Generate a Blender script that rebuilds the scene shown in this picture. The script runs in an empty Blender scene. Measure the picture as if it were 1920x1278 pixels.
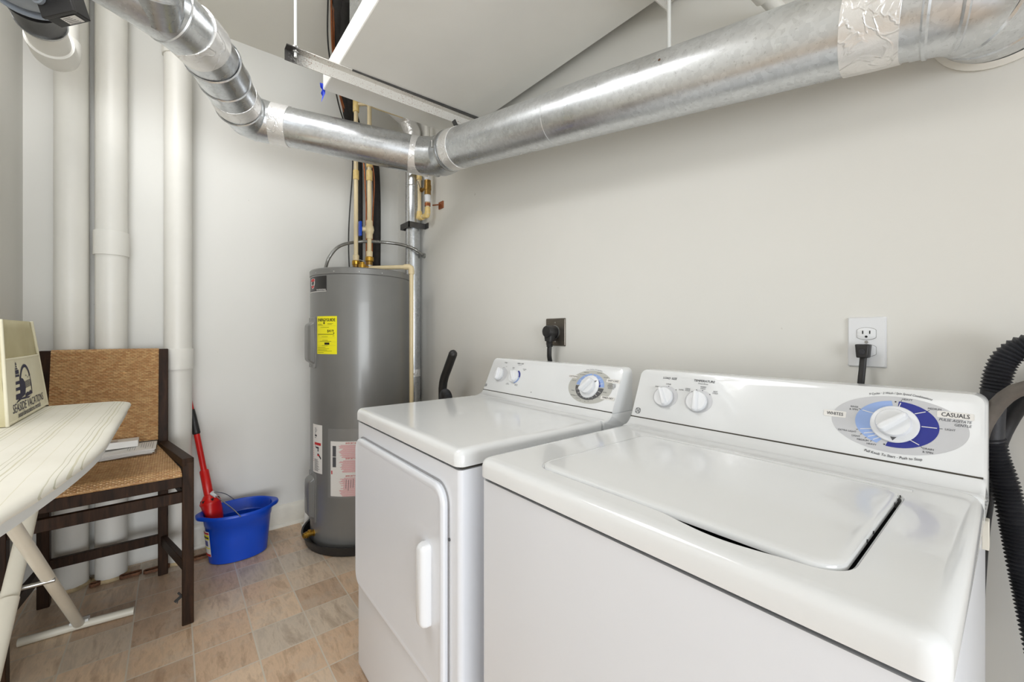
import bpy, math, random
from mathutils import Vector, Matrix
R = math.radians
sc = bpy.context.scene
col = sc.collection
random.seed(7)

# ---------------------------------------------------------------- camera
cam_d = bpy.data.cameras.new('camera')
cam = bpy.data.objects.new('camera', cam_d)
col.objects.link(cam)
cam.location = (0, 0, 1.174)
cam.rotation_euler = (R(90), 0, R(50.8))
cam_d.sensor_fit = 'HORIZONTAL'
cam_d.sensor_width = 36
cam_d.lens = 778 / 1920 * 36
cam_d.shift_y = -14 / 1920
cam_d.clip_start = 0.02
sc.camera = cam

# ---------------------------------------------------------------- world, lights, exposure
w = bpy.data.worlds.new('world')
sc.world = w
w.use_nodes = True
w.node_tree.nodes['Background'].inputs[0].default_value = (0.95, 0.97, 1, 1)
w.node_tree.nodes['Background'].inputs[1].default_value = 0.6

def area(name, loc, target, sx, sy, power, color=(1, 1, 1)):
    d = bpy.data.lights.new(name, 'AREA')
    d.shape = 'RECTANGLE'; d.size = sx; d.size_y = sy; d.energy = power; d.color = color
    o = bpy.data.objects.new(name, d); col.objects.link(o)
    o.location = loc
    o.rotation_euler = (Vector(target) - Vector(loc)).to_track_quat('-Z', 'Y').to_euler()
    return o
area('ceiling_lamp', (-1.55, -0.42, 2.81), (-1.75, -0.2, 0), 1.0, 0.7, 19, (0.99, 0.99, 1))
area('front_fill', (4.2, -0.75, 0.92), (-2.6, 0.1, 1.6), 3.2, 1.8, 118, (0.93, 0.97, 1))  # added soft fill from behind the camera, not a known daylight source
area('overhead_fill', (0.30, -1.10, 2.78), (-0.2, -0.6, 0), 0.6, 0.6, 1.6, (0.985, 0.99, 1))  # added weak fill from overhead, no fixture known here
sc.view_settings.view_transform = 'Standard'
sc.view_settings.look = 'None'
sc.view_settings.gamma = 1
sc.view_settings.use_curve_mapping = False
sc.view_settings.exposure = 0.57
sc.cycles.max_bounces = 10
sc.cycles.diffuse_bounces = 6
try:
    sc.cycles.use_denoising = True
except Exception:
    pass

# ---------------------------------------------------------------- materials
def srgb(r, g, b):
    f = lambda c: c / 12.92 if c <= 0.04045 else ((c + 0.055) / 1.055) ** 2.4
    return (f(r / 255), f(g / 255), f(b / 255), 1)

class NT:
    def __init__(s, name):
        s.m = bpy.data.materials.new(name); s.m.use_nodes = True
        s.t = s.m.node_tree; s.b = s.t.nodes['Principled BSDF']
    def n(s, typ, **kw):
        x = s.t.nodes.new(typ)
        for k, v in kw.items():
            if k.startswith('i_'):
                x.inputs[k[2:].replace('_', ' ')].default_value = v
            else:
                setattr(x, k, v)
        return x
    def l(s, a, b): s.t.links.new(a, b)
    def coord(s, scale=(1, 1, 1), loc=(0, 0, 0)):
        tc = s.n('ShaderNodeTexCoord'); mp = s.n('ShaderNodeMapping')
        mp.inputs['Scale'].default_value = scale; mp.inputs['Location'].default_value = loc
        s.l(tc.outputs['Object'], mp.inputs['Vector'])
        return mp.outputs['Vector']
    def ramp(s, fac, stops):
        r = s.n('ShaderNodeValToRGB')
        e = r.color_ramp.elements
        while len(e) < len(stops): e.new(0.5)
        for q, (p, c) in zip(e, stops):
            q.position = p; q.color = c if isinstance(c, (tuple, list)) else (c, c, c, 1)
        s.l(fac, r.inputs[0]); return r.outputs[0]
    def noise(s, vec, scale, detail=3, rough=0.5, dist=0):
        x = s.n('ShaderNodeTexNoise')
        x.inputs['Scale'].default_value = scale; x.inputs['Detail'].default_value = detail
        x.inputs['Roughness'].default_value = rough; x.inputs['Distortion'].default_value = dist
        s.l(vec, x.inputs['Vector']); return x.outputs['Fac']
    def mix(s, fac, a, b, mode='MIX'):
        x = s.n('ShaderNodeMix', data_type='RGBA', blend_type=mode)
        if isinstance(fac, (int, float)): x.inputs[0].default_value = fac
        else: s.l(fac, x.inputs[0])
        for i, q in ((6, a), (7, b)):
            if isinstance(q, (tuple, list)): x.inputs[i].default_value = q
            else: s.l(q, x.inputs[i])
        return x.outputs[2]
    def bump(s, h, strength, dist=0.002):
        x = s.n('ShaderNodeBump'); x.inputs['Strength'].default_value = strength
        x.inputs['Distance'].default_value = dist
        s.l(h, x.inputs['Height']); s.l(x.outputs[0], s.b.inputs['Normal'])
    def setp(s, **kw):
        for k, v in kw.items(): s.b.inputs[k.replace('_', ' ')].default_value = v

def plain(name, c, rough=0.5, metal=0.0, var=0.06, nscale=12, bump=0, bscale=200, coat=0, stretch=(1, 1, 1), spec=0.5):
    n = NT(name); v = n.coord(stretch)
    c2 = tuple(max(0, x * (1 - var)) for x in c[:3]) + (1,)
    c1 = tuple(min(1, x * (1 + var)) for x in c[:3]) + (1,)
    f = n.noise(v, nscale, 4, 0.55)
    n.l(n.ramp(f, [(0.3, c2), (0.7, c1)]), n.b.inputs['Base Color'])
    n.setp(Roughness=rough, Metallic=metal, Coat_Weight=coat, Specular_IOR_Level=spec)
    if bump: n.bump(n.noise(v, bscale, 2), bump)
    return n.m

def paint_mat(name, c, rough=0.6):
    n = NT(name); v = n.coord()
    base = n.ramp(n.noise(v, 1.3, 5, 0.6), [(0.3, tuple(x * 0.965 for x in c[:3]) + (1,)), (0.7, c)])
    spots = n.ramp(n.noise(v, 34, 3, 0.6, 0.4), [(0.0, 0.0), (0.755, 0.0), (0.79, 1.0)])
    sp = n.mix(spots, base, (0.30, 0.26, 0.20, 1))
    n.l(n.mix(0.5, base, sp), n.b.inputs['Base Color'])
    n.setp(Roughness=rough)
    n.bump(n.noise(v, 160, 3), 0.10, 0.001)
    return n.m

M = {}
M['wall'] = paint_mat('wall_paint', srgb(226, 225, 220))
M['ceil'] = paint_mat('ceiling_paint', srgb(228, 225, 216))
M['trim'] = plain('trim_paint', srgb(226, 222, 210), 0.35)
M['enamel'] = plain('white_enamel', srgb(229, 231, 232), 0.16, 0, 0.012, 3, coat=0.4)
M['enamel_front'] = plain('white_enamel_sheet', srgb(226, 229, 235), 0.3, 0, 0.012, 3, bump=0.03, bscale=60, coat=0.1)
M['plastic_white'] = plain('white_plastic', srgb(231, 233, 236), 0.3, 0, 0.01)
M['door_gap'] = plain('grey_door_seal', srgb(150, 150, 152), 0.7)
M['seam'] = plain('dark_seam', srgb(70, 66, 58), 0.8)
M['ink'] = plain('black_ink', srgb(48, 50, 58), 0.5)
M['ink_soft'] = plain('grey_ink', srgb(88, 90, 96), 0.5)
M['gface'] = plain('dial_grey', srgb(199, 200, 203), 0.3, 0, 0.01)
M['gface2'] = plain('dial_warm_grey', srgb(190, 190, 184), 0.3, 0, 0.01)
M['lblue'] = plain('light_blue_print', srgb(150, 176, 226), 0.3, 0, 0.02)
M['dblue'] = plain('dark_blue_print', srgb(38, 48, 140), 0.3, 0, 0.03)
M['dgrey'] = plain('dark_grey_print', srgb(88, 88, 90), 0.35)
M['heater'] = plain('grey_tank_enamel', srgb(126, 126, 124), 0.33, 0.2, 0.03, 5, coat=0.15)
M['black_plastic'] = plain('black_plastic', srgb(38, 37, 37), 0.42, 0, 0.1, bump=0.1)
M['rubber'] = plain('black_rubber', srgb(42, 43, 48), 0.5, 0, 0.25, 30, bump=0.2)
M['grey_rubber'] = plain('dusty_grey_rubber', srgb(98, 92, 86), 0.65, 0, 0.2, 40)
M['foam'] = plain('black_foam_insulation', srgb(40, 37, 35), 0.85, 0, 0.25, 30, bump=0.5, bscale=90)
M['brass'] = plain('brass', srgb(190, 148, 60), 0.3, 0.85, 0.15, 40)
M['brass_dark'] = plain('tarnished_brass', srgb(150, 116, 58), 0.38, 0.8, 0.25, 60)
M['copper'] = plain('copper', srgb(168, 104, 68), 0.32, 0.8, 0.15, 50)
M['cpvc'] = plain('cream_cpvc', srgb(226, 208, 168), 0.35, 0, 0.04)
M['cpvc_y'] = plain('yellow_stained_cpvc', srgb(232, 204, 134), 0.35, 0, 0.1, 60)
M['pvc'] = plain('white_pvc', srgb(230, 228, 221), 0.42, 0, 0.03, 4, bump=0.08, bscale=30)
M['steel'] = plain('steel', srgb(170, 170, 168), 0.3, 0.9, 0.15, 30)
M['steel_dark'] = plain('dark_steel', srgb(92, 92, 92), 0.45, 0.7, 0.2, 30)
M['blue'] = plain('blue_plastic', srgb(14, 72, 192), 0.32, 0, 0.06, 8, bump=0.06, bscale=120)
M['red'] = plain('red_plastic', srgb(206, 26, 22), 0.35, 0, 0.06, 10)
M['yellow'] = plain('yellow_label', srgb(240, 232, 30), 0.5, 0, 0.01)
M['paper'] = plain('white_label', srgb(232, 230, 226), 0.5, 0, 0.01)
M['label_red'] = plain('red_print', srgb(200, 40, 44), 0.5)
M['label_pink'] = plain('pink_print', srgb(222, 110, 122), 0.5)
M['label_black'] = plain('black_label', srgb(40, 38, 38), 0.35)
M['black'] = plain('black_print', srgb(16, 16, 18), 0.5)
M['tape_blue'] = plain('blue_tape', srgb(26, 58, 196), 0.5)
M['navy'] = plain('navy_print', srgb(38, 40, 72), 0.7)
M['board_metal'] = plain('white_coated_metal', srgb(226, 228, 226), 0.35, 0, 0.02, bump=0.05, bscale=60)
M['board_tube'] = plain('cream_coated_tube', srgb(216, 212, 198), 0.38, 0, 0.03)
M['fan'] = plain('blue_grey_casing', srgb(150, 158, 168), 0.4, 0.1, 0.05)
M['rust'] = plain('rusty_steel', srgb(120, 82, 58), 0.75, 0.2, 0.4, 60, bump=0.5, bscale=120)
M['foot'] = plain('foot_plastic', srgb(60, 60, 60), 0.7)

M['caulk'] = plain('stained_caulk', srgb(188, 168, 132), 0.7, 0, 0.35, 26)
def wood_mat():
    n = NT('dark_stained_wood'); v = n.coord((3, 3, 0.35))
    f = n.noise(v, 22, 5, 0.6, 0.4)
    n.l(n.ramp(f, [(0.3, srgb(34, 23, 16)), (0.6, srgb(56, 38, 26)), (0.85, srgb(82, 56, 36))]), n.b.inputs['Base Color'])
    n.setp(Roughness=0.5, Specular_IOR_Level=0.15); n.bump(f, 0.12, 0.001); return n.m
M['wood'] = wood_mat()

def galv(name, dark=1.0, rough=0.24, tint=(0.97, 1, 1.03)):
    n = NT(name); v = n.coord()
    vo = n.n('ShaderNodeTexVoronoi'); vo.inputs['Scale'].default_value = 95
    n.l(v, vo.inputs['Vector'])
    g = n.n('ShaderNodeRGBToBW'); n.l(vo.outputs['Color'], g.inputs[0])
    a = tuple(0.595 * dark * t for t in tint) + (1,); b = tuple(0.69 * dark * t for t in tint) + (1,)
    c1 = n.ramp(g.outputs[0], [(0.1, a), (0.9, b)])
    spk = n.ramp(n.noise(v, 110, 3, 0.7), [(0.28, 0.6), (0.40, 1.0)])
    n.l(n.mix(0.6, c1, n.mix(1.0, c1, spk, 'MULTIPLY')), n.b.inputs['Base Color'])
    rr = n.ramp(n.noise(v, 9, 4), [(0.3, rough * 0.8), (0.75, rough * 1.6)])
    n.l(rr, n.b.inputs['Roughness'])
    n.setp(Metallic=0.9)
    n.bump(n.noise(v, 6, 3), 0.18, 0.006)
    return n.m
M['galv'] = galv('galvanised_steel')
M['galv2'] = galv('worn_galvanised_steel', 1.12, 0.28)

def foil_mat():
    n = NT('crinkled_foil_tape'); v = n.coord()
    f = n.noise(v, 11, 6, 0.7, 0.8)
    n.l(n.ramp(f, [(0.3, (0.80, 0.79, 0.77, 1)), (0.7, (0.93, 0.92, 0.91, 1))]), n.b.inputs['Base Color'])
    n.setp(Metallic=0.55, Roughness=0.32)
    ridge = n.ramp(n.noise(v, 15, 3, 0.5, 0.9), [(0.455, 0.0), (0.50, 0.42), (0.545, 0.0)])
    mx = n.n('ShaderNodeMath', operation='ADD'); n.l(ridge, mx.inputs[0]); n.l(f, mx.inputs[1])
    n.bump(mx.outputs[0], 0.6, 0.005); return n.m
M['foil'] = foil_mat()

def floor_mat():
    n = NT('slate_look_vinyl_tile')
    tc = n.n('ShaderNodeTexCoord'); sep = n.n('ShaderNodeSeparateXYZ')
    n.l(tc.outputs['Object'], sep.inputs[0])
    S = 0.184
    def cell(out, off):
        a = n.n('ShaderNodeMath', operation='SUBTRACT'); n.l(out, a.inputs[0]); a.inputs[1].default_value = off
        d = n.n('ShaderNodeMath', operation='DIVIDE'); n.l(a.outputs[0], d.inputs[0]); d.inputs[1].default_value = S
        fl = n.n('ShaderNodeMath', operation='FLOOR'); n.l(d.outputs[0], fl.inputs[0])
        fr = n.n('ShaderNodeMath', operation='SUBTRACT'); n.l(d.outputs[0], fr.inputs[0]); n.l(fl.outputs[0], fr.inputs[1])
        h = n.n('ShaderNodeMath', operation='SUBTRACT'); n.l(fr.outputs[0], h.inputs[0]); h.inputs[1].default_value = 0.5
        ab = n.n('ShaderNodeMath', operation='ABSOLUTE'); n.l(h.outputs[0], ab.inputs[0])
        return fl.outputs[0], ab.outputs[0]
    fx, ax = cell(sep.outputs[0], -1.73)
    fy, ay = cell(sep.outputs[1], 0.057)
    cm = n.n('ShaderNodeCombineXYZ'); n.l(fx, cm.inputs[0]); n.l(fy, cm.inputs[1])
    wn = n.n('ShaderNodeTexWhiteNoise', noise_dimensions='3D'); n.l(cm.outputs[0], wn.inputs['Vector'])
    # stone streaks differ from tile to tile: shift, and turn half of them
    sc2 = n.n('ShaderNodeVectorMath', operation='SCALE'); n.l(wn.outputs['Color'], sc2.inputs[0]); sc2.inputs['Scale'].default_value = 9
    ad = n.n('ShaderNodeVectorMath', operation='ADD'); n.l(tc.outputs['Object'], ad.inputs[0]); n.l(sc2.outputs[0], ad.inputs[1])
    mp = n.n('ShaderNodeMapping'); n.l(ad.outputs[0], mp.inputs[0]); mp.inputs['Rotation'].default_value = (0, 0, R(55)); mp.inputs['Scale'].default_value = (2.2, 9, 1)
    st = n.noise(mp.outputs[0], 2.6, 9, 0.68, 0.35)
    st2 = n.noise(ad.outputs[0], 9, 8, 0.68, 0.2)
    base = n.ramp(wn.outputs['Value'], [(0.0, srgb(190, 164, 140)), (0.35, srgb(212, 184, 156)), (0.6, srgb(222, 197, 170)), (0.82, srgb(202, 189, 173)), (1.0, srgb(228, 206, 180))])
    stc = n.ramp(st, [(0.30, (0.60, 0.52, 0.45, 1)), (0.43, (0.86, 0.82, 0.77, 1)), (0.51, (1.10, 1.08, 1.05, 1)), (0.58, (0.97, 0.95, 0.92, 1)), (0.70, (0.80, 0.80, 0.80, 1))])
    c = n.mix(0.85, base, n.mix(1.0, base, stc, 'MULTIPLY'))
    warm = n.ramp(st2, [(0.48, 0.0), (0.62, 1.0)])
    c = n.mix(0.35, c, n.mix(warm, c, srgb(206, 194, 178)))
    mxx = n.n('ShaderNodeMath', operation='MAXIMUM'); n.l(ax, mxx.inputs[0]); n.l(ay, mxx.inputs[1])
    gr = n.ramp(mxx.outputs[0], [(0.484, 0.0), (0.490, 1.0)])
    c = n.mix(gr, c, srgb(212, 202, 186))
    n.l(c, n.b.inputs['Base Color'])
    n.setp(Roughness=0.38)
    hh = n.mix(gr, n.ramp(st, [(0.2, 0.3), (0.8, 0.8)]), (0, 0, 0, 1))
    n.bump(hh, 0.25, 0.0015); return n.m
M['floor'] = floor_mat()

def wicker_mat(name, a, b):
    n = NT(name); tc = n.n('ShaderNodeTexCoord'); sep = n.n('ShaderNodeSeparateXYZ'); n.l(tc.outputs['Object'], sep.inputs[0])
    cm = n.n('ShaderNodeCombineXYZ'); n.l(sep.outputs[a], cm.inputs[0])
    dn = n.n('ShaderNodeMath', operation='SUBTRACT'); n.l(sep.outputs[b], dn.inputs[0]); n.l(sep.outputs[2 - b if b == 0 else 0], dn.inputs[1])
    n.l(dn.outputs[0] if b == 0 else sep.outputs[b], cm.inputs[1])
    br = n.n('ShaderNodeTexBrick'); br.offset = 0.5
    n.l(cm.outputs[0], br.inputs['Vector'])
    br.inputs['Scale'].default_value = 1; br.inputs['Brick Width'].default_value = 0.0165; br.inputs['Row Height'].default_value = 0.0072
    br.inputs['Mortar Size'].default_value = 0.0005; br.inputs['Mortar Smooth'].default_value = 1.0
    br.inputs['Color1'].default_value = srgb(208, 170, 120); br.inputs['Color2'].default_value = srgb(182, 136, 88)
    br.inputs['Mortar'].default_value = srgb(96, 68, 44)
    vv = n.n('ShaderNodeMapping'); n.l(cm.outputs[0], vv.inputs[0]); vv.inputs['Scale'].default_value = (14, 60, 1)
    f = n.noise(vv.outputs[0], 2.2, 4, 0.6)
    tint = n.ramp(f, [(0.3, (0.78, 0.76, 0.72, 1)), (0.6, (1, 1, 1, 1)), (0.75, (1.25, 1.2, 1.12, 1))])
    n.l(n.mix(1.0, br.outputs['Color'], tint, 'MULTIPLY'), n.b.inputs['Base Color'])
    n.setp(Roughness=0.42)
    inv = n.n('ShaderNodeMath', operation='SUBTRACT'); inv.inputs[0].default_value = 1; n.l(br.outputs['Fac'], inv.inputs[1])
    n.bump(inv.outputs[0], 0.25, 0.001); return n.m
M['wicker_back'] = wicker_mat('woven_rattan_back', 1, 2)
M['wicker_seat'] = wicker_mat('woven_rattan_seat', 1, 0)

def cover_mat():
    n = NT('striped_board_cover'); tc = n.n('ShaderNodeTexCoord'); sep = n.n('ShaderNodeSeparateXYZ'); n.l(tc.outputs['Object'], sep.inputs[0])
    # fine stripes run along the board
    wv = n.noise(n.coord((3, 3, 3)), 1.6, 3)
    dsp = n.n('ShaderNodeMath', operation='MULTIPLY_ADD'); n.l(wv, dsp.inputs[0]); dsp.inputs[1].default_value = 0.012; n.l(sep.outputs[1], dsp.inputs[2])
    def stripe(period, off, width):
        a = n.n('ShaderNodeMath', operation='ADD'); n.l(dsp.outputs[0], a.inputs[0]); a.inputs[1].default_value = off + 10
        m = n.n('ShaderNodeMath', operation='MODULO'); n.l(a.outputs[0], m.inputs[0]); m.inputs[1].default_value = period
        q = n.n('ShaderNodeMath', operation='LESS_THAN'); n.l(m.outputs[0], q.inputs[0]); q.inputs[1].default_value = width
        return q.outputs[0]
    base = n.ramp(n.noise(n.coord(), 5, 4), [(0.3, srgb(234, 231, 219)), (0.7, srgb(242, 240, 230))])
    c = n.mix(stripe(0.094, 0.0, 0.0016), base, srgb(208, 205, 184))
    c = n.mix(stripe(0.094, 0.010, 0.0035), c, srgb(214, 210, 188))
    c = n.mix(stripe(0.094, 0.020, 0.0014), c, srgb(198, 196, 176))
    c = n.mix(stripe(0.094, 0.029, 0.0018), c, srgb(210, 207, 188))
    c = n.mix(stripe(0.094, 0.062, 0.0012), c, srgb(222, 218, 196))
    n.l(c, n.b.inputs['Base Color']); n.setp(Roughness=0.85)
    n.bump(n.noise(n.coord((1, 2.4, 1)), 6, 3, 0.5, 0.3), 0.35, 0.008); return n.m
M['cover'] = cover_mat()
def bag_mat(name, c1, c2):
    n = NT(name)
    n.l(n.ramp(n.noise(n.coord(), 7, 4), [(0.35, c1), (0.7, c2)]), n.b.inputs['Base Color'])
    n.setp(Roughness=0.8); n.bump(n.noise(n.coord(), 320, 2), 0.25, 0.001); return n.m
M['bag'] = bag_mat('cream_nonwoven_fabric', srgb(234, 228, 202), srgb(242, 237, 214))
M['bag_mesh'] = bag_mat('translucent_cream_fabric', srgb(200, 190, 150), srgb(214, 206, 170))

def rail_mat():
    n = NT('painted_steel_rail'); v = n.coord()
    sep = n.n('ShaderNodeSeparateXYZ'); n.l(v, sep.inputs[0])
    nz = n.n('ShaderNodeMath', operation='MULTIPLY_ADD'); n.l(n.noise(v, 120, 3, 0.7), nz.inputs[0]); nz.inputs[1].default_value = 0.10; n.l(sep.outputs[1], nz.inputs[2])
    bare = n.ramp(nz.outputs[0], [(0.07, 1.0), (0.145, 0.0)])
    sp = n.ramp(n.noise(v, 230, 2, 0.6), [(0.60, 0.0), (0.66, 1.0)])
    cc = n.mix(n.ramp(n.noise(v, 10, 3), [(0.42, 0.35), (0.6, 1.0)]), srgb(218, 216, 210), n.mix(sp, srgb(218, 216, 210), srgb(142, 96, 70)))
    n.l(n.mix(bare, cc, srgb(58, 56, 54)), n.b.inputs['Base Color'])
    n.setp(Roughness=0.5); return n.m
M['rail'] = rail_mat()

def plastic_film():
    n = NT('clear_plastic_sleeve')
    n.setp(Base_Color=(0.8, 0.8, 0.8, 1), Roughness=0.12, Alpha=0.09); return n.m
M['film'] = plastic_film()

# ---------------------------------------------------------------- mesh helpers
def V(*a): return Vector(a[0]) if len(a) == 1 else Vector(a)

def rrect(x0, y0, x1, y1, r, n=6):
    """closed outline, counter-clockwise from the +x,+y corner"""
    out = []
    for cx, cy, a0 in ((x1 - r, y1 - r, 0), (x0 + r, y1 - r, 90), (x0 + r, y0 + r, 180), (x1 - r, y0 + r, 270)):
        for i in range(n + 1):
            a = R(a0 + 90 * i / n); out.append((cx + r * math.cos(a), cy + r * math.sin(a)))
    return out

def smooth_path(pts, step=0.02):
    pts = [V(p) for p in pts]; out = []
    P = [pts[0] * 2 - pts[1]] + pts + [pts[-1] * 2 - pts[-2]]
    for i in range(1, len(P) - 2):
        p0, p1, p2, p3 = P[i - 1:i + 3]
        k = max(2, int((p2 - p1).length / step))
        for j in range(k):
            t = j / k
            out.append(0.5 * ((2 * p1) + (p2 - p0) * t + (2 * p0 - 5 * p1 + 4 * p2 - p3) * t * t + (3 * p1 - p0 - 3 * p2 + p3) * t ** 3))
    out.append(pts[-1]); return out

class MB:
    def __init__(s): s.v = []; s.f = []
    def add(s, vs, fs):
        o = len(s.v); s.v += [V(p) for p in vs]; s.f += [tuple(i + o for i in f) for f in fs]; return s
    def box(s, a, b, T=None):
        x0, y0, z0 = a; x1, y1, z1 = b
        vs = [V(x, y, z) for z in (z0, z1) for y in (y0, y1) for x in (x0, x1)]
        if T: vs = [T(p) for p in vs]
        return s.add(vs, [(0, 2, 3, 1), (4, 5, 7, 6), (0, 1, 5, 4), (2, 6, 7, 3), (0, 4, 6, 2), (1, 3, 7, 5)])
    def loft(s, rings, c0=True, c1=True, closed=True):
        n = len(rings[0]); vs = [p for r in rings for p in r]; fs = []
        for i in range(len(rings) - 1):
            for j in range(n if closed else n - 1):
                k = (j + 1) % n
                fs.append((i * n + j, i * n + k, (i + 1) * n + k, (i + 1) * n + j))
        if c0: fs.append(tuple(reversed(range(n))))
        if c1: fs.append(tuple((len(rings) - 1) * n + j for j in range(n)))
        return s.add(vs, fs)
    def tube(s, path, r, n=16, caps=True, sx=1.0, ref=None):
        path = [V(p) for p in path]; m = len(path)
        rr = r if isinstance(r, (list, tuple)) else [r] * m
        rings = []; prev = None
        for i, p in enumerate(path):
            t = (path[min(i + 1, m - 1)] - path[max(i - 1, 0)])
            if t.length < 1e-9: t = V(0, 0, 1)
            t.normalize()
            if prev is None:
                a = V(ref) if ref else (V(0, 0, 1) if abs(t.z) < 0.9 else V(1, 0, 0))
            else: a = prev
            a = (a - t * a.dot(t)).normalized(); prev = a; b = t.cross(a)
            k = 1.0
            if 0 < i < m - 1:
                d1 = (path[i] - path[i - 1]).normalized(); d2 = (path[i + 1] - path[i]).normalized()
                k = 1 / max(0.75, math.sqrt(max(0.01, (1 + d1.dot(d2)) / 2)))
            rings.append([p + (a * math.cos(2 * math.pi * j / n) * sx + b * math.sin(2 * math.pi * j / n)) * rr[i] * k for j in range(n)])
        return s.loft(rings, caps, caps)
    def lathe(s, prof, c=(0, 0, 0), axis=(0, 0, 1), n=40, caps=True):
        ax = V(axis).normalized(); a = V(1, 0, 0) if abs(ax.x) < 0.9 else V(0, 1, 0)
        a = (a - ax * a.dot(ax)).normalized(); b = ax.cross(a); c = V(c)
        rings = [[c + ax * z + (a * math.cos(2 * math.pi * j / n) + b * math.sin(2 * math.pi * j / n)) * max(r, 1e-4) for j in range(n)] for r, z in prof]
        return s.loft(rings, caps, caps)
    def bar(s, p, q, w_, h, up=(0, 0, 1)):
        p = V(p); q = V(q); t = (q - p).normalized(); u = V(up); u = (u - t * u.dot(t)).normalized(); b = t.cross(u)
        rings = [[c + b * sx * w_ / 2 + u * sy * h / 2 for sx, sy in ((1, 1), (-1, 1), (-1, -1), (1, -1))] for c in (p, q)]
        return s.loft(rings)
    def prism(s, poly, h0, h1, T):
        """poly: 2D outline; T(u, v, w) -> point"""
        return s.loft([[T(u, v, h0) for u, v in poly], [T(u, v, h1) for u, v in poly]])
    def text(s, body, size, T, u=0, v=0, align='CENTER', bold=0.0, shear=0.0, sx=1.0, w_=0.0, arc=None):
        cu = bpy.data.curves.new('t', 'FONT'); cu.body = body; cu.size = size; cu.align_x = align; cu.align_y = 'CENTER'
        cu.shear = shear; cu.resolution_u = 2
        o = bpy.data.objects.new('t', cu); col.objects.link(o)
        dg = bpy.context.evaluated_depsgraph_get(); dg.update()
        me = bpy.data.meshes.new_from_object(o.evaluated_get(dg))
        vs = []
        for q in me.vertices:
            a, b = q.co.x * sx, q.co.y
            if arc:
                ang = a / arc; rr = arc + b if arc > 0 else arc + b
                a, b = (rr) * math.sin(ang), rr * math.cos(ang) - arc
            vs.append(T(u + a, v + b, w_))
        fs = [tuple(p.vertices) for p in me.polygons]
        s.add(vs, fs)
        if bold > 0:      # a heavier face: the same letters again, a hair to the side
            d = min(bold, 0.03) * size * 1.6
            for du, dv in ((d, 0), (d * 0.5, d * 0.5)):
                vs = []
                for q in me.vertices:
                    a, b = q.co.x * sx + du, q.co.y + dv
                    if arc:
                        ang = a / arc; rr = arc + b; a, b = rr * math.sin(ang), rr * math.cos(ang) - arc
                    vs.append(T(u + a, v + b, w_ - 0.00005 * (1 + (du < d))))
                s.add(vs, fs)
        bpy.data.objects.remove(o); bpy.data.curves.remove(cu); bpy.data.meshes.remove(me)
        return s
    def build(s, name, mat, parent=None, bevel=0, seg=2, smooth=True, ang=38, label=None, recalc=True):
        root = parent
        while root is not None and root.parent is not None: root = root.parent
        if root is not None: org = V(root.get('_o', (0, 0, 0)))
        else:
            xs = [p.x for p in s.v]; ys = [p.y for p in s.v]; zs = [p.z for p in s.v]
            org = V((min(xs) + max(xs)) / 2, (min(ys) + max(ys)) / 2, min(zs))
            if name in ('floor', 'ceiling') or name.startswith(('wall', 'baseboard', 'trim')): org = V(0, 0, 0)
        me = bpy.data.meshes.new(name)
        me.from_pydata([tuple(p - org) for p in s.v], [], s.f)
        me.validate()
        if recalc:
            import bmesh
            bm = bmesh.new(); bm.from_mesh(me); bmesh.ops.recalc_face_normals(bm, faces=bm.faces); bm.to_mesh(me); bm.free()
        me.materials.append(mat)
        if smooth:
            me.shade_smooth(); me.set_sharp_from_angle(angle=R(ang))
        o = bpy.data.objects.new(name, me); col.objects.link(o)
        if parent is not None: o.parent = parent
        else: o.location = org
        if bevel:
            b = o.modifiers.new('bevel', 'BEVEL'); b.width = bevel; b.segments = seg; b.limit_method = 'ANGLE'; b.angle_limit = R(40)
            b.harden_normals = False
        if label: o['label'] = label
        return o

def tag(o, label, cat, group=None):
    o['label'] = label; o['category'] = cat
    if group: o['group'] = group
    return o
def thing(name, loc, label, cat, group=None):
    o = bpy.data.objects.new(name, None); col.objects.link(o); o.location = loc; o['_o'] = tuple(loc)
    o.empty_display_size = 0.1
    return tag(o, label, cat, group)
def struct(o): o['kind'] = 'structure'; return o
ID = lambda x, y, z: V(x, y, z)

# ---------------------------------------------------------------- the room
CZ = 2.855
XB, YR, YL = -2.85, 1.26, -0.528
XF, YO, XJ = 1.35, -1.7, -1.75
t = 0.1
struct(MB().box((XB - t, YO - t, -0.05), (XF + t, YR + t, 0)).build('floor', M['floor'], smooth=False))
struct(MB().box((XB - t, YO - t, CZ), (XF + t, YR + t, CZ + 0.05)).build('ceiling', M['ceil'], smooth=False))
struct(MB().box((XB - t, YR, 0), (XF + t, YR + t, CZ)).build('wall_right', M['wall'], smooth=False))
struct(MB().box((XB - t, YL - t, 0), (XB, YR, CZ)).build('wall_back', M['wall'], smooth=False))
m = MB().box((XB, YL - t, 0), (XJ, YL, CZ)); m.box((XJ - t, YO - t, 0), (XJ, YL - t, CZ)); m.box((XJ, YO - t, 0), (XF + t, YO, CZ))
struct(m.build('wall_left', M['wall'], smooth=False))
m = MB().box((XF, 0.60, 0), (XF + t, YR, CZ)); m.box((XF, YO, 2.45), (XF + t, 0.60, CZ))
struct(m.build('wall_front', M['wall'], smooth=False))
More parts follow.
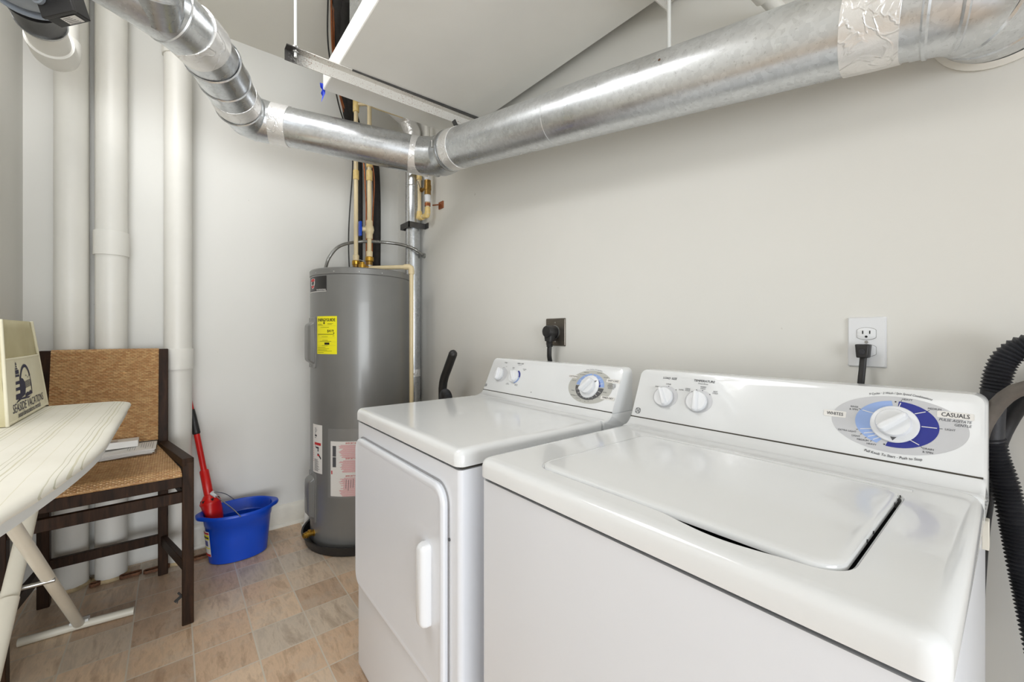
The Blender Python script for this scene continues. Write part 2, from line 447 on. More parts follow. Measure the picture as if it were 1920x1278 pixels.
# baseboard with a rounded top and a shoe moulding, along the back wall
def baseboard(name, a, b, nrm):
    a = V(a); b = V(b); n = V(nrm)
    prof = [(0, 0), (0.022, 0), (0.022, 0.012), (0.016, 0.02), (0.012, 0.022), (0.012, 0.108), (0.009, 0.120), (0.004, 0.130), (0, 0.131)]
    m = MB().loft([[c + n * d + V(0, 0, z) for d, z in prof] for c in (a, b)])
    return struct(m.build(name, M['trim']))
baseboard('baseboard_back', (XB, 0.085, 0), (XB, YR, 0), (1, 0, 0))
baseboard('baseboard_right', (XB + 0.023, YR, 0), (-2.10, YR, 0), (0, -1, 0))
baseboard('baseboard_right', (0.02, YR, 0), (XF, YR, 0), (0, -1, 0))

# ---------------------------------------------------------------- washing machine and dryer
def knob(m, T, u, v, r, h, ang, blade=0.31, base=0.0):
    """a round knob with a raised bar grip"""
    prof = [(r * 0.97, base), (r, base + h * 0.15), (r, base + h * 0.42), (r * 0.93, base + h * 0.55)]
    n = 40
    rings = [[T(u + a * math.cos(2 * math.pi * j / n), v + a * math.sin(2 * math.pi * j / n), z) for j in range(n)] for a, z in prof]
    m.loft(rings)
    ca, sa = math.cos(R(ang)), math.sin(R(ang))
    rings = []
    for z, L, W in ((base + h * 0.40, 1.02, blade), (base + h * 0.8, 1.0, blade * 0.82), (base + h * 0.95, 0.93, blade * 0.62), (base + h, 0.8, blade * 0.35)):
        out = []
        for x, y in rrect(-r * L, -r * W, r * L, r * W, r * W * 0.95, 5):
            # grip narrows towards its pointer end
            k = 1 - 0.45 * max(0, x / (r * L)) ** 2
            out.append(T(u + x * ca - y * k * sa, v + x * sa + y * k * ca, z))
        rings.append(out)
    m.loft(rings)

def ell(m, T, u, v, a, b, w0, n=64):
    pts = [(u + a * math.cos(2 * math.pi * j / n), v + b * math.sin(2 * math.pi * j / n)) for j in range(n)]
    m.add([T(x, y, w0) for x, y in pts], [tuple(range(n))])
def sector(m, T, u, v, a0, b0, a1, b1, t0, t1, w0, n=40):
    vs = []; fs = []
    for i in range(n + 1):
        th = R(t0 + (t1 - t0) * i / n)
        vs += [T(u + a0 * math.cos(th), v + b0 * math.sin(th), w0), T(u + a1 * math.cos(th), v + b1 * math.sin(th), w0)]
    for i in range(n): fs.append((2 * i, 2 * i + 1, 2 * i + 3, 2 * i + 2))
    m.add(vs, fs)
def line(m, T, u0, v0, u1, v1, wd, w0):
    d = Vector((u1 - u0, v1 - v0)).normalized(); p = Vector((-d.y, d.x)) * wd / 2
    m.add([T(u0 + p.x, v0 + p.y, w0), T(u1 + p.x, v1 + p.y, w0), T(u1 - p.x, v1 - p.y, w0), T(u0 - p.x, v0 - p.y, w0)], [(0, 1, 2, 3)])
def rect(m, T, u0, v0, u1, v1, w0, r=0.0):
    pts = rrect(u0, v0, u1, v1, r, 4) if r else [(u1, v1), (u0, v1), (u0, v0), (u1, v0)]
    m.add([T(x, y, w0) for x, y in pts], [tuple(range(len(pts)))])

W, ZT = 0.686, 0.915
def dens(out, yl):
    res = []
    for i in range(len(out)):
        p, q = out[i], out[(i + 1) % len(out)]
        res.append(list(p))
        if abs(p[1] - q[1]) < 1e-6 and p[1] < yl + 0.03 and abs(p[0] - q[0]) > 0.1:
            for k in range(1, 60): res.append([p[0] + (q[0] - p[0]) * k / 60, p[1]])
    return res

def appliance(x0, y0, label, cat, name, yseam, ytop, washer):
    root = thing(name, (x0, y0, 0), label, cat)
    x1 = x0 + W
    zs, zc = 0.934, 1.070
    E, EF = M['enamel'], M['enamel_front']
    # cabinet: sheet metal with rounded vertical corners
    rings = []
    for z, ins in ((0.022, 0.006), (0.026, 0.001), (0.030, 0), (0.034, 0), (0.845, 0), (0.868, 0.0)):
        rings.append([V(a, b, z) for a, b in rrect(x0 + 0.004 + ins, y0 + 0.006 + ins, x1 - 0.004 - ins, yseam + 0.10, 0.012, 5)])
    cab = MB().loft(rings).build('cabinet', EF, root)
    MB().box((x0 + 0.012, y0 + 0.016, 0.8675), (x1 - 0.012, yseam + 0.09, 0.874)).build('top_gasket', M['seam'], root)
    for fx in (x0 + 0.05, x1 - 0.05):
        for fy in (y0 + 0.05, yseam + 0.04):
            MB().lathe([(0.016, 0), (0.018, 0.006), (0.010, 0.01), (0.010, 0.024)], (fx, fy, 0), n=20).build('foot', M['foot'], root)
    # top panel: rolled edge, turned down to a lip
    yb = yseam - 0.035
    prof = [(0.006, 0.8735), (0.0, 0.8765), (0.0, ZT - 0.016), (0.002, ZT - 0.009), (0.006, ZT - 0.004), (0.012, ZT - 0.001), (0.019, ZT), (0.024, ZT)]
    def ring(ins, z): return [V(a, b, z) for a, b in rrect(x0 + ins, y0 + ins, x1 - ins, yb, 0.022 - min(ins, 0.012), 8)]
    rings = [ring(i, z) for i, z in prof]
    top = MB()
    if washer:
        lx0, ly0, lx1, ly1 = x0 + 0.122, y0 + 0.057, x1 - 0.086, y0 + 0.420
        g = 0.007
        hole = [(0.005, ZT), (0.0, ZT), (-0.001, ZT - 0.0015), (-0.003, ZT - 0.003), (-0.003, ZT - 0.026)]
        inner = []
        for q, z in hole:
            rr_ = dens([list(p) for p in rrect(lx0 - g - q - 0.001, ly0 - g - q + 0.002, lx1 + g + q + 0.0005, ly1 + g + q, 0.042, 8)], ly0)
            xc, hw = x0 + 0.478, 0.092
            for p in rr_:
                if p[1] < ly0 + 0.01 and abs(p[0] - xc) < hw: p[1] -= 0.015 * (0.5 * (1 + math.cos(math.pi * (p[0] - xc) / hw))) ** 0.7
            inner.append([V(a, b, z) for a, b in rr_])
        rings = [[V(a, b, z) for a, b in dens([[p.x, p.y] for p in rg_], y0)] for rg_, (q_, z) in zip(rings, prof)]
        top.loft(rings + inner, False, False)
        MB().box((lx0 - 0.02, ly0 - 0.03, ZT - 0.030), (lx1 + 0.02, ly1 + 0.02, ZT - 0.024)).build('lid_gap_shade', M['rubber'], root)  # dark sheet under the lid gap, stands in for the shade in the recess
    else:
        top.loft(rings, False, True)
    # rear rise up to the console
    pr = [(yb - 0.004, 0.8735), (yb - 0.004, ZT - 0.002), (yb, ZT)]
    for i in range(1, 7):
        k = i / 6; pr.append((yb + 0.035 * k, ZT + (zs - ZT) * k ** 2.2))
    pr += [(yseam + 0.10, zs), (yseam + 0.10, 0.8735)]
    e = 0.006
    top.loft([[V(x0 + a, y, z - (b if z > 0.9 else 0)) for y, z in pr] for a, b in ((0, e), (0.002, 0.0025), (e, 0))] +
             [[V(x1 - a, y, z - (b if z > 0.9 else 0)) for y, z in pr] for a, b in ((e, 0), (0.002, 0.0025), (0, e))])
    top.build('top_panel', E, root, ang=30)
    if washer:
        # ridge behind the lid
        MB().loft([[V(xx, ly1 + 0.014 + a, ZT - 0.002 + b) for a, b in ((0, 0), (0.003, 0.003), (0.009, 0.0036), (0.014, 0.0032), (0.018, 0))] for xx in (lx0 + 0.02, lx1 + 0.01)]).build('hinge_ridge', E, root, ang=60)
        # the lid; its front edge has a shallow finger scoop
        def lid_ring(ins, z, scoop):
            out = []
            for a, b in rrect(lx0 + ins, ly0 + ins, lx1 - ins, ly1 - ins, max(0.032 - ins, 0.01), 10): out.append([a, b])
            # densify the front edge so that the scoop can bend it
            res = []
            for i in range(len(out)):
                p, q = out[i], out[(i + 1) % len(out)]
                res.append(p)
                if abs(p[1] - q[1]) < 1e-6 and p[1] < ly0 + 0.03 and abs(p[0] - q[0]) > 0.1:
                    for k in range(1, 60):
                        res.append([p[0] + (q[0] - p[0]) * k / 60, p[1]])
            xc, hw = x0 + 0.49, 0.088
            for p in res:
                if p[1] < ly0 + 0.03 and abs(p[0] - xc) < hw:
                    p[1] += scoop * 0.5 * (1 + math.cos(math.pi * (p[0] - xc) / hw))
            return [V(p[0], p[1], z) for p in res]
        lz = ZT + 0.0055
        lid = MB().loft([lid_ring(0.004, ZT - 0.006, 0), lid_ring(0, ZT - 0.005, 0), lid_ring(0, ZT + 0.001, 0), lid_ring(0.0012, lz - 0.0022, 0), lid_ring(0.004, lz - 0.0006, 0), lid_ring(0.009, lz, 0), lid_ring(0.015, lz, 0)])
        lid = lid.build('lid', E, root, ang=30)
        for yy in (0.12, 0.155, 0.30, 0.325, 0.345):
            MB().lathe([(0.0022, 0), (0.0022, 0.0012)], (lx1 - 0.0003, ly0 + yy, ZT - 0.001), (1, 0, 0), 12).build('lid_bumper', M['foot'], lid)
    # console, its face leaning back
    vd = V(0, ytop - yseam, zc - zs).normalized(); nn = V(1, 0, 0).cross(vd); L = math.hypot(ytop - yseam, zc - zs)
    def T(u, v, w_): return V(x0, yseam, zs) + V(1, 0, 0) * u + vd * v + nn * w_
    pts = lambda ins: [(a, b) for a, b in rrect(ins, 0.0 + 0.0015 + ins * 0.3, W - ins, L - ins, 0.020 - ins * 0.6, 8)]
    # square lower corners: pull the two bottom corner arcs out
    def face_ring(ins, wv):
        out = []
        for a, b in pts(ins):
            if b < 0.03:
                a = ins if a < W / 2 else W - ins
                b = min(b, 0.0015)
            out.append((a, b))
        return [T(a, b, wv) for a, b in out]
    r_front = [face_ring(0.008, 0.0), face_ring(0.003, -0.0015), face_ring(0.0, -0.007)]
    back = []
    for dy in (0.055, yseam + 0.10 - ytop):
        q = []
        for p in face_ring(0.0, -0.007): q.append(V(p.x, max(p.y, min(yseam + 0.099, p.y + dy)), p.z))
        back.append(q)
    flat_back = [V(p.x, yseam + 0.10, p.z) for p in face_ring(0.0, -0.007)]
    con = MB().loft(r_front + [flat_back]).build('console', E if washer else M['enamel'], root, ang=30)
    # seam under the console
    MB().box((x0 + 0.003, yseam - 0.0008, zs - 0.0005), (x1 - 0.003, yseam + 0.004, zs + 0.0022)).build('console_seam', M['seam'], root)
    ink, inks = MB(), MB()
    w1, w2, w3, w4 = 0.0004, 0.0008, 0.0012, 0.0016
    def logo(u, v, r):
        n = 28
        for a, b in ((r, r * 0.86),):
            vs = []; fs = []
            for i in range(n):
                th = 2 * math.pi * i / n; vs += [T(u + a * math.cos(th), v + a * math.sin(th), w2), T(u + b * math.cos(th), v + b * math.sin(th), w2)]
            fs = [(2 * i, 2 * i + 1, (2 * i + 3) % (2 * n), (2 * i + 2) % (2 * n)) for i in range(n)]
            ink.add(vs, fs)
        for k in range(4):     # curls inside the ring
            th = R(45 + 90 * k); sector(ink, T, u + 0.80 * r * math.cos(th), v + 0.80 * r * math.sin(th), r * 0.28, r * 0.28, r * 0.18, r * 0.18, 0, 360, w2, 14)
        ink.text('GE', r * 0.95, T, u, v, bold=0.02, shear=0.25, w_=w2, sx=0.9)
    if washer:
        logo(0.022, 0.019, 0.0085)
        plate = MB()
        for (u, v) in ((0.096, 0.070), (0.190, 0.069)):
            m = MB(); ell(m, T, u, v, 0.037, 0.031, w1); m.build('knob_plate', M['gface'], con, smooth=False, recalc=False)
        ell(plate, T, 0.570, 0.073, 0.0965, 0.0550, w1)
        plate.build('dial_plate', M['gface'], con, smooth=False, recalc=False)
        a, b = MB(), MB()
        U0, V0 = 0.571, 0.074
        sector(a, T, U0, V0, 0.028, 0.028, 0.0595, 0.0450, 97, 246, w2)
        sector(b, T, U0, V0, 0.028, 0.028, 0.0590, 0.0450, -101, 87, w2)
        a.build('light_blue_arc', M['lblue'], con, smooth=False, recalc=False)
        b.build('dark_blue_arc', M['dblue'], con, smooth=False, recalc=False)
        tick = MB()
        for th in (84, 44, 2, -52, 152, 206, 218, 228, 238):
            c, s_ = math.cos(R(th)), math.sin(R(th))
            line(tick, T, U0 + 0.036 * c, V0 + 0.034 * s_, U0 + 0.056 * c, V0 + 0.0425 * s_, 0.0013, w3)
            line(ink, T, U0 + 0.059 * c, V0 + 0.045 * s_, U0 + 0.063 * c, V0 + 0.048 * s_, 0.0008, w2)
        for q_ in ((0.459, 0.0735, 0.4965, 0.0865), (0.626, 0.0965, 0.6715, 0.1085)):
            m = MB(); rect(m, T, *q_, w2, 0.002); m.build('word_panel', M['paper'], con, smooth=False, recalc=False)
        tick.build('white_tick_marks', M['paper'], con, smooth=False, recalc=False)
        for th in (92, -106): ell(ink, T, U0 + 0.047 * math.cos(R(th)), V0 + 0.0435 * math.sin(R(th)), 0.0014, 0.0014, w2, 12)
        tx = ink.text
        tx('LOAD SIZE', 0.0085, T, 0.098, 0.1235, bold=0.015, shear=0.15, w_=w2)
        tx('TEMPERATURE', 0.0085, T, 0.195, 0.124, bold=0.015, shear=0.1, w_=w2)
        inks.text('Wash-Rinse', 0.0055, T, 0.194, 0.1165, w_=w2)
        for s_, u, v in (('SMALL', 0.066, 0.096), ('LARGE', 0.098, 0.1065), ('SUPER', 0.138, 0.094), ('WARM', 0.196, 0.108), ('COLD', 0.196, 0.1035), ('COLD', 0.156, 0.099), ('COLD', 0.156, 0.0945), ('HOT', 0.229, 0.099), ('COLD', 0.229, 0.0945)):
            inks.text(s_, 0.0050, T, u, v, bold=0.01, w_=w2)
        for u, v in ((0.100, 0.1005), (0.1235, 0.0925), (0.196, 0.0985), (0.2165, 0.0905), (0.169, 0.0925), (0.180, 0.0985)):
            ell(ink, T, u, v, 0.0014, 0.0012, w2, 12)
        tx('WHITES', 0.0092, T, 0.478, 0.0798, bold=0.015, w_=w3, sx=0.84)
        tx('CASUALS', 0.0108, T, 0.6487, 0.1022, bold=0.012, w_=w3, sx=0.78)
        inks.text('PULSE AGITATE', 0.0066, T, 0.668, 0.0925, 'RIGHT', bold=0.008, shear=0.25, w_=w2, sx=0.86)
        inks.text('GENTLE', 0.0066, T, 0.668, 0.0855, 'RIGHT', bold=0.008, shear=0.25, w_=w2, sx=0.86)
        inks.text('9 Cycles · 2 Wash / Spin Speed Combinations', 0.0060, T, 0.574, 0.1345, shear=0.3, w_=w2, arc=0.16, bold=0.008, sx=0.82)
        tx('Pull Knob To Start - Push to Stop', 0.0070, T, 0.570, 0.0115, shear=0.2, w_=w2, arc=-0.22, bold=0.008, sx=0.85)
        for s_, u, v, al in (('HEAVY', 0.578, 0.1235, 'LEFT'), ('MEDIUM', 0.6135, 0.1105, 'LEFT'), ('LIGHT', 0.6365, 0.0755, 'LEFT'), ('DRAIN', 0.610, 0.0355, 'LEFT'), ('& SPIN', 0.610, 0.0295, 'LEFT'),
                             ('RINSE', 0.5145, 0.0990, 'RIGHT'), ('& SPIN', 0.5145, 0.0935, 'RIGHT'), ('EXTRA LIGHT', 0.5155, 0.0480, 'RIGHT'), ('LIGHT', 0.522, 0.0400, 'RIGHT'), ('MEDIUM', 0.535, 0.0340, 'RIGHT'), ('HEAVY', 0.547, 0.0285, 'RIGHT')):
            inks.text(s_, 0.0050, T, u, v, al, bold=0.012, w_=w2, sx=0.95)
        # knobs
        for u, v, an in ((0.094, 0.068, 118), (0.188, 0.067, 96)):
            k = MB(); knob(k, T, u, v, 0.0265, 0.022, an); k.build('knob', M['plastic_white'], con, ang=40)
        sk = MB(); n = 48
        sk.loft([[T(U0 - 0.001 + r_ * math.cos(2 * math.pi * j / n), V0 - 0.001 + r_ * math.sin(2 * math.pi * j / n), z) for j in range(n)] for r_, z in ((0.0350, 0.001), (0.0355, 0.003), (0.034, 0.0055), (0.026, 0.0075))])
        sk = sk.build('dial_skirt', M['plastic_white'], con, ang=30)
        k = MB(); knob(k, T, U0 - 0.001, V0 - 0.001, 0.0262, 0.028, 42, 0.36, 0.004); k.build('cycle_knob', M['plastic_white'], con, ang=40)
        tr = MB(); tr.add([T(U0 - 0.0045, V0 - 0.0265, 0.0079), T(U0 + 0.0045, V0 - 0.0265, 0.0079), T(U0 - 0.001, V0 - 0.0335, 0.0079 - 0.0014)], [(0, 1, 2)])
        tr.build('pointer_mark', M['dgrey'], sk, smooth=False, recalc=False)
    else:
        logo(0.013, 0.021, 0.0065)
        plate = MB(); ell(plate, T, 0.096, 0.075, 0.034, 0.030, w1); plate.build('knob_plate', M['gface'], con, smooth=False, recalc=False)
        plate = MB(); ell(plate, T, 0.571, 0.072, 0.092, 0.057, w1); plate.build('dial_plate', M['gface2'], con, smooth=False, recalc=False)
        U0, V0 = 0.571, 0.072
        a = MB(); sector(a, T, U0, V0, 0.03, 0.028, 0.059, 0.045, 92, 176, w2); sector(a, T, U0, V0, 0.044, 0.034, 0.059, 0.045, 4, 88, w2)
        m = MB(); sector(m, T, 0.182, 0.0745, 0.022, 0.022, 0.0315, 0.0285, -80, -8, w2); m.build('light_blue_arc', M['lblue'], con, smooth=False, recalc=False)
        a.build('light_blue_arc', M['lblue'], con, smooth=False, recalc=False)
        a = MB(); sector(a, T, U0, V0, 0.03, 0.028, 0.044, 0.034, 4, 88, w2)
        m = MB(); sector(m, T, 0.182, 0.0745, 0.022, 0.022, 0.0315, 0.0285, -4, 70, w2); m.build('dark_blue_arc', M['dblue'], con, smooth=False, recalc=False)
        a.build('dark_blue_arc', M['dblue'], con, smooth=False, recalc=False)
        a = MB(); sector(a, T, U0, V0, 0.03, 0.028, 0.059, 0.045, 180, 359, w2)
        a.build('dark_grey_arc', M['dgrey'], con, smooth=False, recalc=False)
        tick = MB()
        for th in (22, 48, 72, 110, 126, 150, -20, -42, -62, -78, -90, -104, -120, -140, -160):
            c, s_ = math.cos(R(th)), math.sin(R(th)); line(tick, T, U0 + 0.040 * c, V0 + 0.032 * s_, U0 + 0.054 * c, V0 + 0.041 * s_, 0.0011, w3)
        for q_ in ((0.470, 0.0955, 0.508, 0.1065), (0.632, 0.0940, 0.683, 0.1055), (0.627, 0.0375, 0.680, 0.0485)):
            m = MB(); rect(m, T, *q_, w2, 0.002); m.build('word_panel', M['paper'], con, smooth=False, recalc=False)
        tick.build('white_tick_marks', M['paper'], con, smooth=False, recalc=False)
        tx = ink.text
        tx('START', 0.0065, T, 0.096, 0.1285, bold=0.01, w_=w2); tx('FABRIC CARE', 0.0065, T, 0.190, 0.130, bold=0.01, w_=w2)
        inks.text('Temperature', 0.0042, T, 0.190, 0.1235, w_=w2)
        for s_, u, v in (('OFF', 0.108, 0.111), ('EXTRA', 0.155, 0.1105), ('LOW', 0.155, 0.1065), ('COTTONS', 0.226, 0.1085), ('HIGH', 0.226, 0.1045), ('LOW', 0.152, 0.0425), ('DELICATE', 0.152, 0.0385), ('MEDIUM', 0.207, 0.0425), ('CASUALS', 0.207, 0.0385)):
            inks.text(s_, 0.0046, T, u, v, w_=w2)
        for u, v in ((0.0885, 0.1065), (0.097, 0.1075)): ell(ink, T, u, v, 0.0014, 0.0014, w2, 10)
        tx('COTTONS', 0.0078, T, 0.489, 0.101, shear=0.15, bold=0.01, w_=w3); tx('EASY CARE', 0.0082, T, 0.6575, 0.0997, shear=0.15, bold=0.012, w_=w3); tx('TIMED DRY', 0.0082, T, 0.6535, 0.0430, shear=0.15, bold=0.012, w_=w3)
        for i, s_ in enumerate(('AUTOMATIC', 'WRINKLE FREE', 'TUMBLE PRESS', 'DELICATES')): inks.text(s_, 0.0048, T, 0.657, 0.089 - 0.0047 * i, bold=0.01, w_=w2)
        inks.text('5 Cycles · Cool Down · Extra Large Capacity', 0.0048, T, 0.571, 0.1325, shear=0.2, w_=w2, arc=0.15, sx=0.8)
        for s_, u, v, al in (('MORE DRY', 0.585, 0.1215, 'LEFT'), ('LESS DRY', 0.617, 0.1085, 'LEFT'), ('DE-WRINKLE', 0.543, 0.1105, 'RIGHT'), ('MORE DRY', 0.553, 0.119, 'RIGHT'), ('LESS DRY', 0.508, 0.087, 'RIGHT'), ('80 MIN', 0.631, 0.060, 'LEFT'), ('70', 0.615, 0.0405, 'LEFT'), ('60', 0.598, 0.0305, 'CENTER'), ('50', 0.583, 0.0235, 'CENTER'), ('40', 0.569, 0.0215, 'CENTER'), ('30', 0.552, 0.0225, 'RIGHT'), ('DEWRINKLE 20', 0.533, 0.0360, 'RIGHT'), ('FLUFF 10', 0.545, 0.0280, 'RIGHT'), ('START', 0.512, 0.052, 'RIGHT')):
            inks.text(s_, 0.0046, T, u, v, al, w_=w2)
        ell(ink, T, 0.305, 0.022, 0.0022, 0.0018, w2, 12)
        for u, v, an in ((0.081, 0.075, 95), (0.181, 0.0735, 128)):
            k = MB(); knob(k, T, u, v, 0.0255, 0.022, an); k.build('knob', M['plastic_white'], con, ang=40)
        sk = MB(); n = 48
        sk.loft([[T(U0 + r_ * math.cos(2 * math.pi * j / n), V0 + r_ * math.sin(2 * math.pi * j / n), z) for j in range(n)] for r_, z in ((0.0385, 0.001), (0.039, 0.003), (0.0375, 0.0055), (0.030, 0.0075))])
        sk = sk.build('dial_skirt', M['plastic_white'], con, ang=30)
        k = MB(); knob(k, T, U0, V0, 0.0275, 0.028, 48, 0.36, 0.004); k.build('cycle_knob', M['plastic_white'], con, ang=40)
        tr = MB(); th = R(38); tr.add([T(U0 + 0.0365 * math.cos(th), V0 + 0.0365 * math.sin(th), 0.0066), T(U0 + 0.028 * math.cos(th + 0.13), V0 + 0.028 * math.sin(th + 0.13), 0.0082), T(U0 + 0.028 * math.cos(th - 0.13), V0 + 0.028 * math.sin(th - 0.13), 0.0082)], [(0, 1, 2)])
        tr.build('pointer_mark', M['dgrey'], sk, smooth=False, recalc=False)
    ink.build('lettering', M['ink'], con, smooth=False, recalc=False)
    inks.build('small_lettering', M['ink_soft'], con, smooth=False, recalc=False)
    if not washer:
        # door with a turned-in edge, pull handle and two hinges
        yf = y0 + 0.006
        dx0, dx1, dz0, dz1 = x0 + 0.026, x0 + 0.634, 0.325, 0.822
        def dr(ins, y, bl=0.05):
            out = []
            for a, b in rrect(dx0 + ins, dz0 + ins, dx1 - ins, dz1 - ins, 0.045 - ins, 10): out.append(V(a, y, b))
            return out
        gsk = MB().loft([dr(-0.004, yf - 0.0005), dr(-0.004, yf - 0.002)]).build('door_gasket', M['door_gap'], root)
        door = MB().loft([dr(0.002, yf - 0.0005), dr(0.0, yf - 0.010), dr(0.0015, yf - 0.014), dr(0.005, yf - 0.0165), dr(0.010, yf - 0.0175), dr(0.017, yf - 0.0160), dr(0.021, yf - 0.0155)]).build('door', EF, root, ang=25)
        yd = yf - 0.0155
        # scooped pocket rim, and the pull on top of it
        rim = MB().loft([[V(a, yd + 0.001, b) for a, b in rrect(x0 + 0.520, 0.475, x0 + 0.562, 0.662, 0.020, 8)], [V(a, yd - 0.006, b) for a, b in rrect(x0 + 0.521, 0.476, x0 + 0.562, 0.661, 0.020, 8)],
                         [V(a, yd - 0.006, b) for a, b in rrect(x0 + 0.525, 0.480, x0 + 0.562, 0.657, 0.017, 8)], [V(a, yd - 0.0008, b) for a, b in rrect(x0 + 0.528, 0.484, x0 + 0.562, 0.653, 0.015, 8)]])
        rim.build('handle_pocket', EF, door, ang=30)
        hd = []
        for wv, ins, sh in ((0.0, 0.0, 0), (-0.010, 0.0, 0.002), (-0.018, 0.002, 0.004), (-0.023, 0.006, 0.006), (-0.025, 0.011, 0.008)):
            hd.append([V(a, yd + wv, b) for a, b in rrect(x0 + 0.541 + ins * 0.6, 0.470 + ins, x0 + 0.578 - ins * 0.6 - sh * 0.2, 0.668 - ins, 0.0095, 6)])
        MB().loft(hd).build('handle', M['plastic_white'], door, ang=35)
        for hz in (0.752, 0.406):
            h = MB().box((dx0 - 0.012, yf - 0.006, hz - 0.032), (dx0 - 0.004, yf - 0.0005, hz + 0.032)); h.tube([(dx0 - 0.004, yf - 0.008, hz - 0.032), (dx0 - 0.004, yf - 0.008, hz + 0.032)], 0.004, 10)
            h.build('hinge', M['steel_dark'], root)
        for hz in (0.70, 0.36):
            MB().lathe([(0.004, 0), (0.004, 0.003)], (dx1 + 0.004, yf + 0.0005, hz), (0, -1, 0), 12).build('door_catch', M['steel_dark'], root)
    else:
        # small white bracket at the back of the right side
        MB().box((x1 - 0.004, yseam - 0.02, 0.825), (x1 + 0.004, yseam + 0.00, 0.872)).build('side_bracket', M['trim'], root, bevel=0.001)
    return root

appliance(-0.722, 0.497, 'white top-load washing machine with blue cycle dial, nearest appliance on the right', 'washing machine', 'washing_machine', 1.034, 1.092, True)
dry = appliance(-1.4695, 0.4925, 'white clothes dryer with a front door, between the washing machine and the grey water heater', 'dryer', 'clothes_dryer', 1.032, 1.094, False)
dry.rotation_euler = (0, 0, -0.009)

# ---------------------------------------------------------------- water heater
HC, HR = V(-2.490, 0.872, 0), 0.278
wh = thing('water_heater', (HC.x, HC.y, 0.012), 'tall grey cylindrical electric water heater standing in a black pan in the corner', 'water heater')
MB().lathe([(HR - 0.01, 0.014), (HR, 0.03), (HR, 1.49), (HR - 0.003, 1.4915), (HR - 0.003, 1.494)], HC, n=96).build('tank', M['heater'], wh, ang=30)
MB().lathe([(HR + 0.001, 1.492), (HR + 0.003, 1.494), (HR + 0.003, 1.522), (HR - 0.002, 1.528), (HR - 0.02, 1.53), (0.02, 1.533)], HC, n=96).build('top_cap', M['heater'], wh, ang=30)
def HW(ang0, z0, off=0.0):
    return lambda u, v, w_: HC + V(math.cos(ang0 + u / HR) * (HR + off + w_), math.sin(ang0 + u / HR) * (HR + off + w_), z0 + v)
def wrap_rect(m, T, u0, v0, u1, v1, w_, nu=16):
    vs = []; fs = []
    for i in range(nu + 1):
        u = u0 + (u1 - u0) * i / nu; vs += [T(u, v0, w_), T(u, v1, w_)]
    for i in range(nu): fs.append((2 * i, 2 * i + 2, 2 * i + 3, 2 * i + 1))
    m.add(vs, fs)
for a in (-1.32, -0.86, -0.38, 0.05):
    T = HW(a, 1.504); s_ = MB(); d = V(math.cos(a), math.sin(a), 0)
    s_.lathe([(0.0045, 0), (0.004, 0.002), (0.002, 0.003)], HC + d * (HR + 0.0025) + V(0, 0, 1.504), d, 12); s_.build('screw', M['steel'], wh)
# access covers
for z0, z1 in ((0.985, 1.262), (0.140, 0.412)):
    T = HW(-1.72, 0)
    def cr(iu, iv, w_):
        return [T(a, b, w_) for a, b in rrect(iu, z0 + iv, 0.108 - iu, z1 - iv, 0.010, 4)]
    c = MB().loft([cr(0, 0, 0.0), cr(0, 0, 0.004), cr(0.002, 0.002, 0.006)]); c.loft([cr(0.012, 0.022, 0.004), cr(0.014, 0.036, 0.024), cr(0.019, 0.044, 0.030), cr(0.026, 0.052, 0.032)])
    c = c.build('access_cover', M['heater'], wh, ang=35)
    for zz in (z0 + 0.011, z1 - 0.011):
        p = T(0.052, zz, 0.006); d = (p - HC); d.z = 0; d.normalize()
        MB().lathe([(0.005, 0), (0.003, 0.002)], p, d, 10).build('screw', M['steel'], c)
# yellow label
T = HW(-1.290, 1.064)
m = MB(); wrap_rect(m, T, 0, 0, 0.137, 0.203, 0.0010); eg = m.build('energy_label', M['yellow'], wh, recalc=False, label='yellow energy label')
m = MB()
m.text('ENERGYGUIDE', 0.0225, T, 0.067, 0.182, bold=0.035, w_=0.0018, sx=0.80)
m.text('$419', 0.0200, T, 0.098, 0.123, bold=0.02, w_=0.0018)
def wl(m, T, u0, v, u1, h, w_=0.0018): wrap_rect(m, T, u0, v - h / 2, u1, v + h / 2, w_, 6)
m.add([T(0.050, 0.168, 0.0018), T(0.064, 0.168, 0.0018), T(0.057, 0.158, 0.0018)], [(0, 1, 2)]); wl(m, T, 0.055, 0.173, 0.059, 0.016)
wl(m, T, 0.008, 0.106, 0.120, 0.0024); m.add([T(0.1145, 0.115, 0.0018), T(0.1235, 0.115, 0.0018), T(0.119, 0.107, 0.0018)], [(0, 1, 2)])
wl(m, T, 0.060, 0.056, 0.092, 0.0115)
for v, a, b in ((0.160, 0.008, 0.040), (0.155, 0.008, 0.048), (0.163, 0.080, 0.115), (0.159, 0.080, 0.108), (0.143, 0.030, 0.090), (0.098, 0.010, 0.018), (0.098, 0.112, 0.122), (0.093, 0.040, 0.082),
                (0.074, 0.044, 0.082), (0.069, 0.026, 0.104), (0.045, 0.040, 0.082), (0.036, 0.006, 0.066), (0.029, 0.006, 0.090), (0.022, 0.006, 0.078), (0.0165, 0.006, 0.108), (0.008, 0.006, 0.054)):
    wl(m, T, a, v, b, 0.0013)
m.build('printing', M['black'], eg, recalc=False, smooth=False)
m = MB()
for v in (0.151, 0.087, 0.0655, 0.0465): wl(m, T, 0.006, v, 0.131, 0.0004)
m.build('thin_rules', M['ink_soft'], eg, recalc=False, smooth=False)
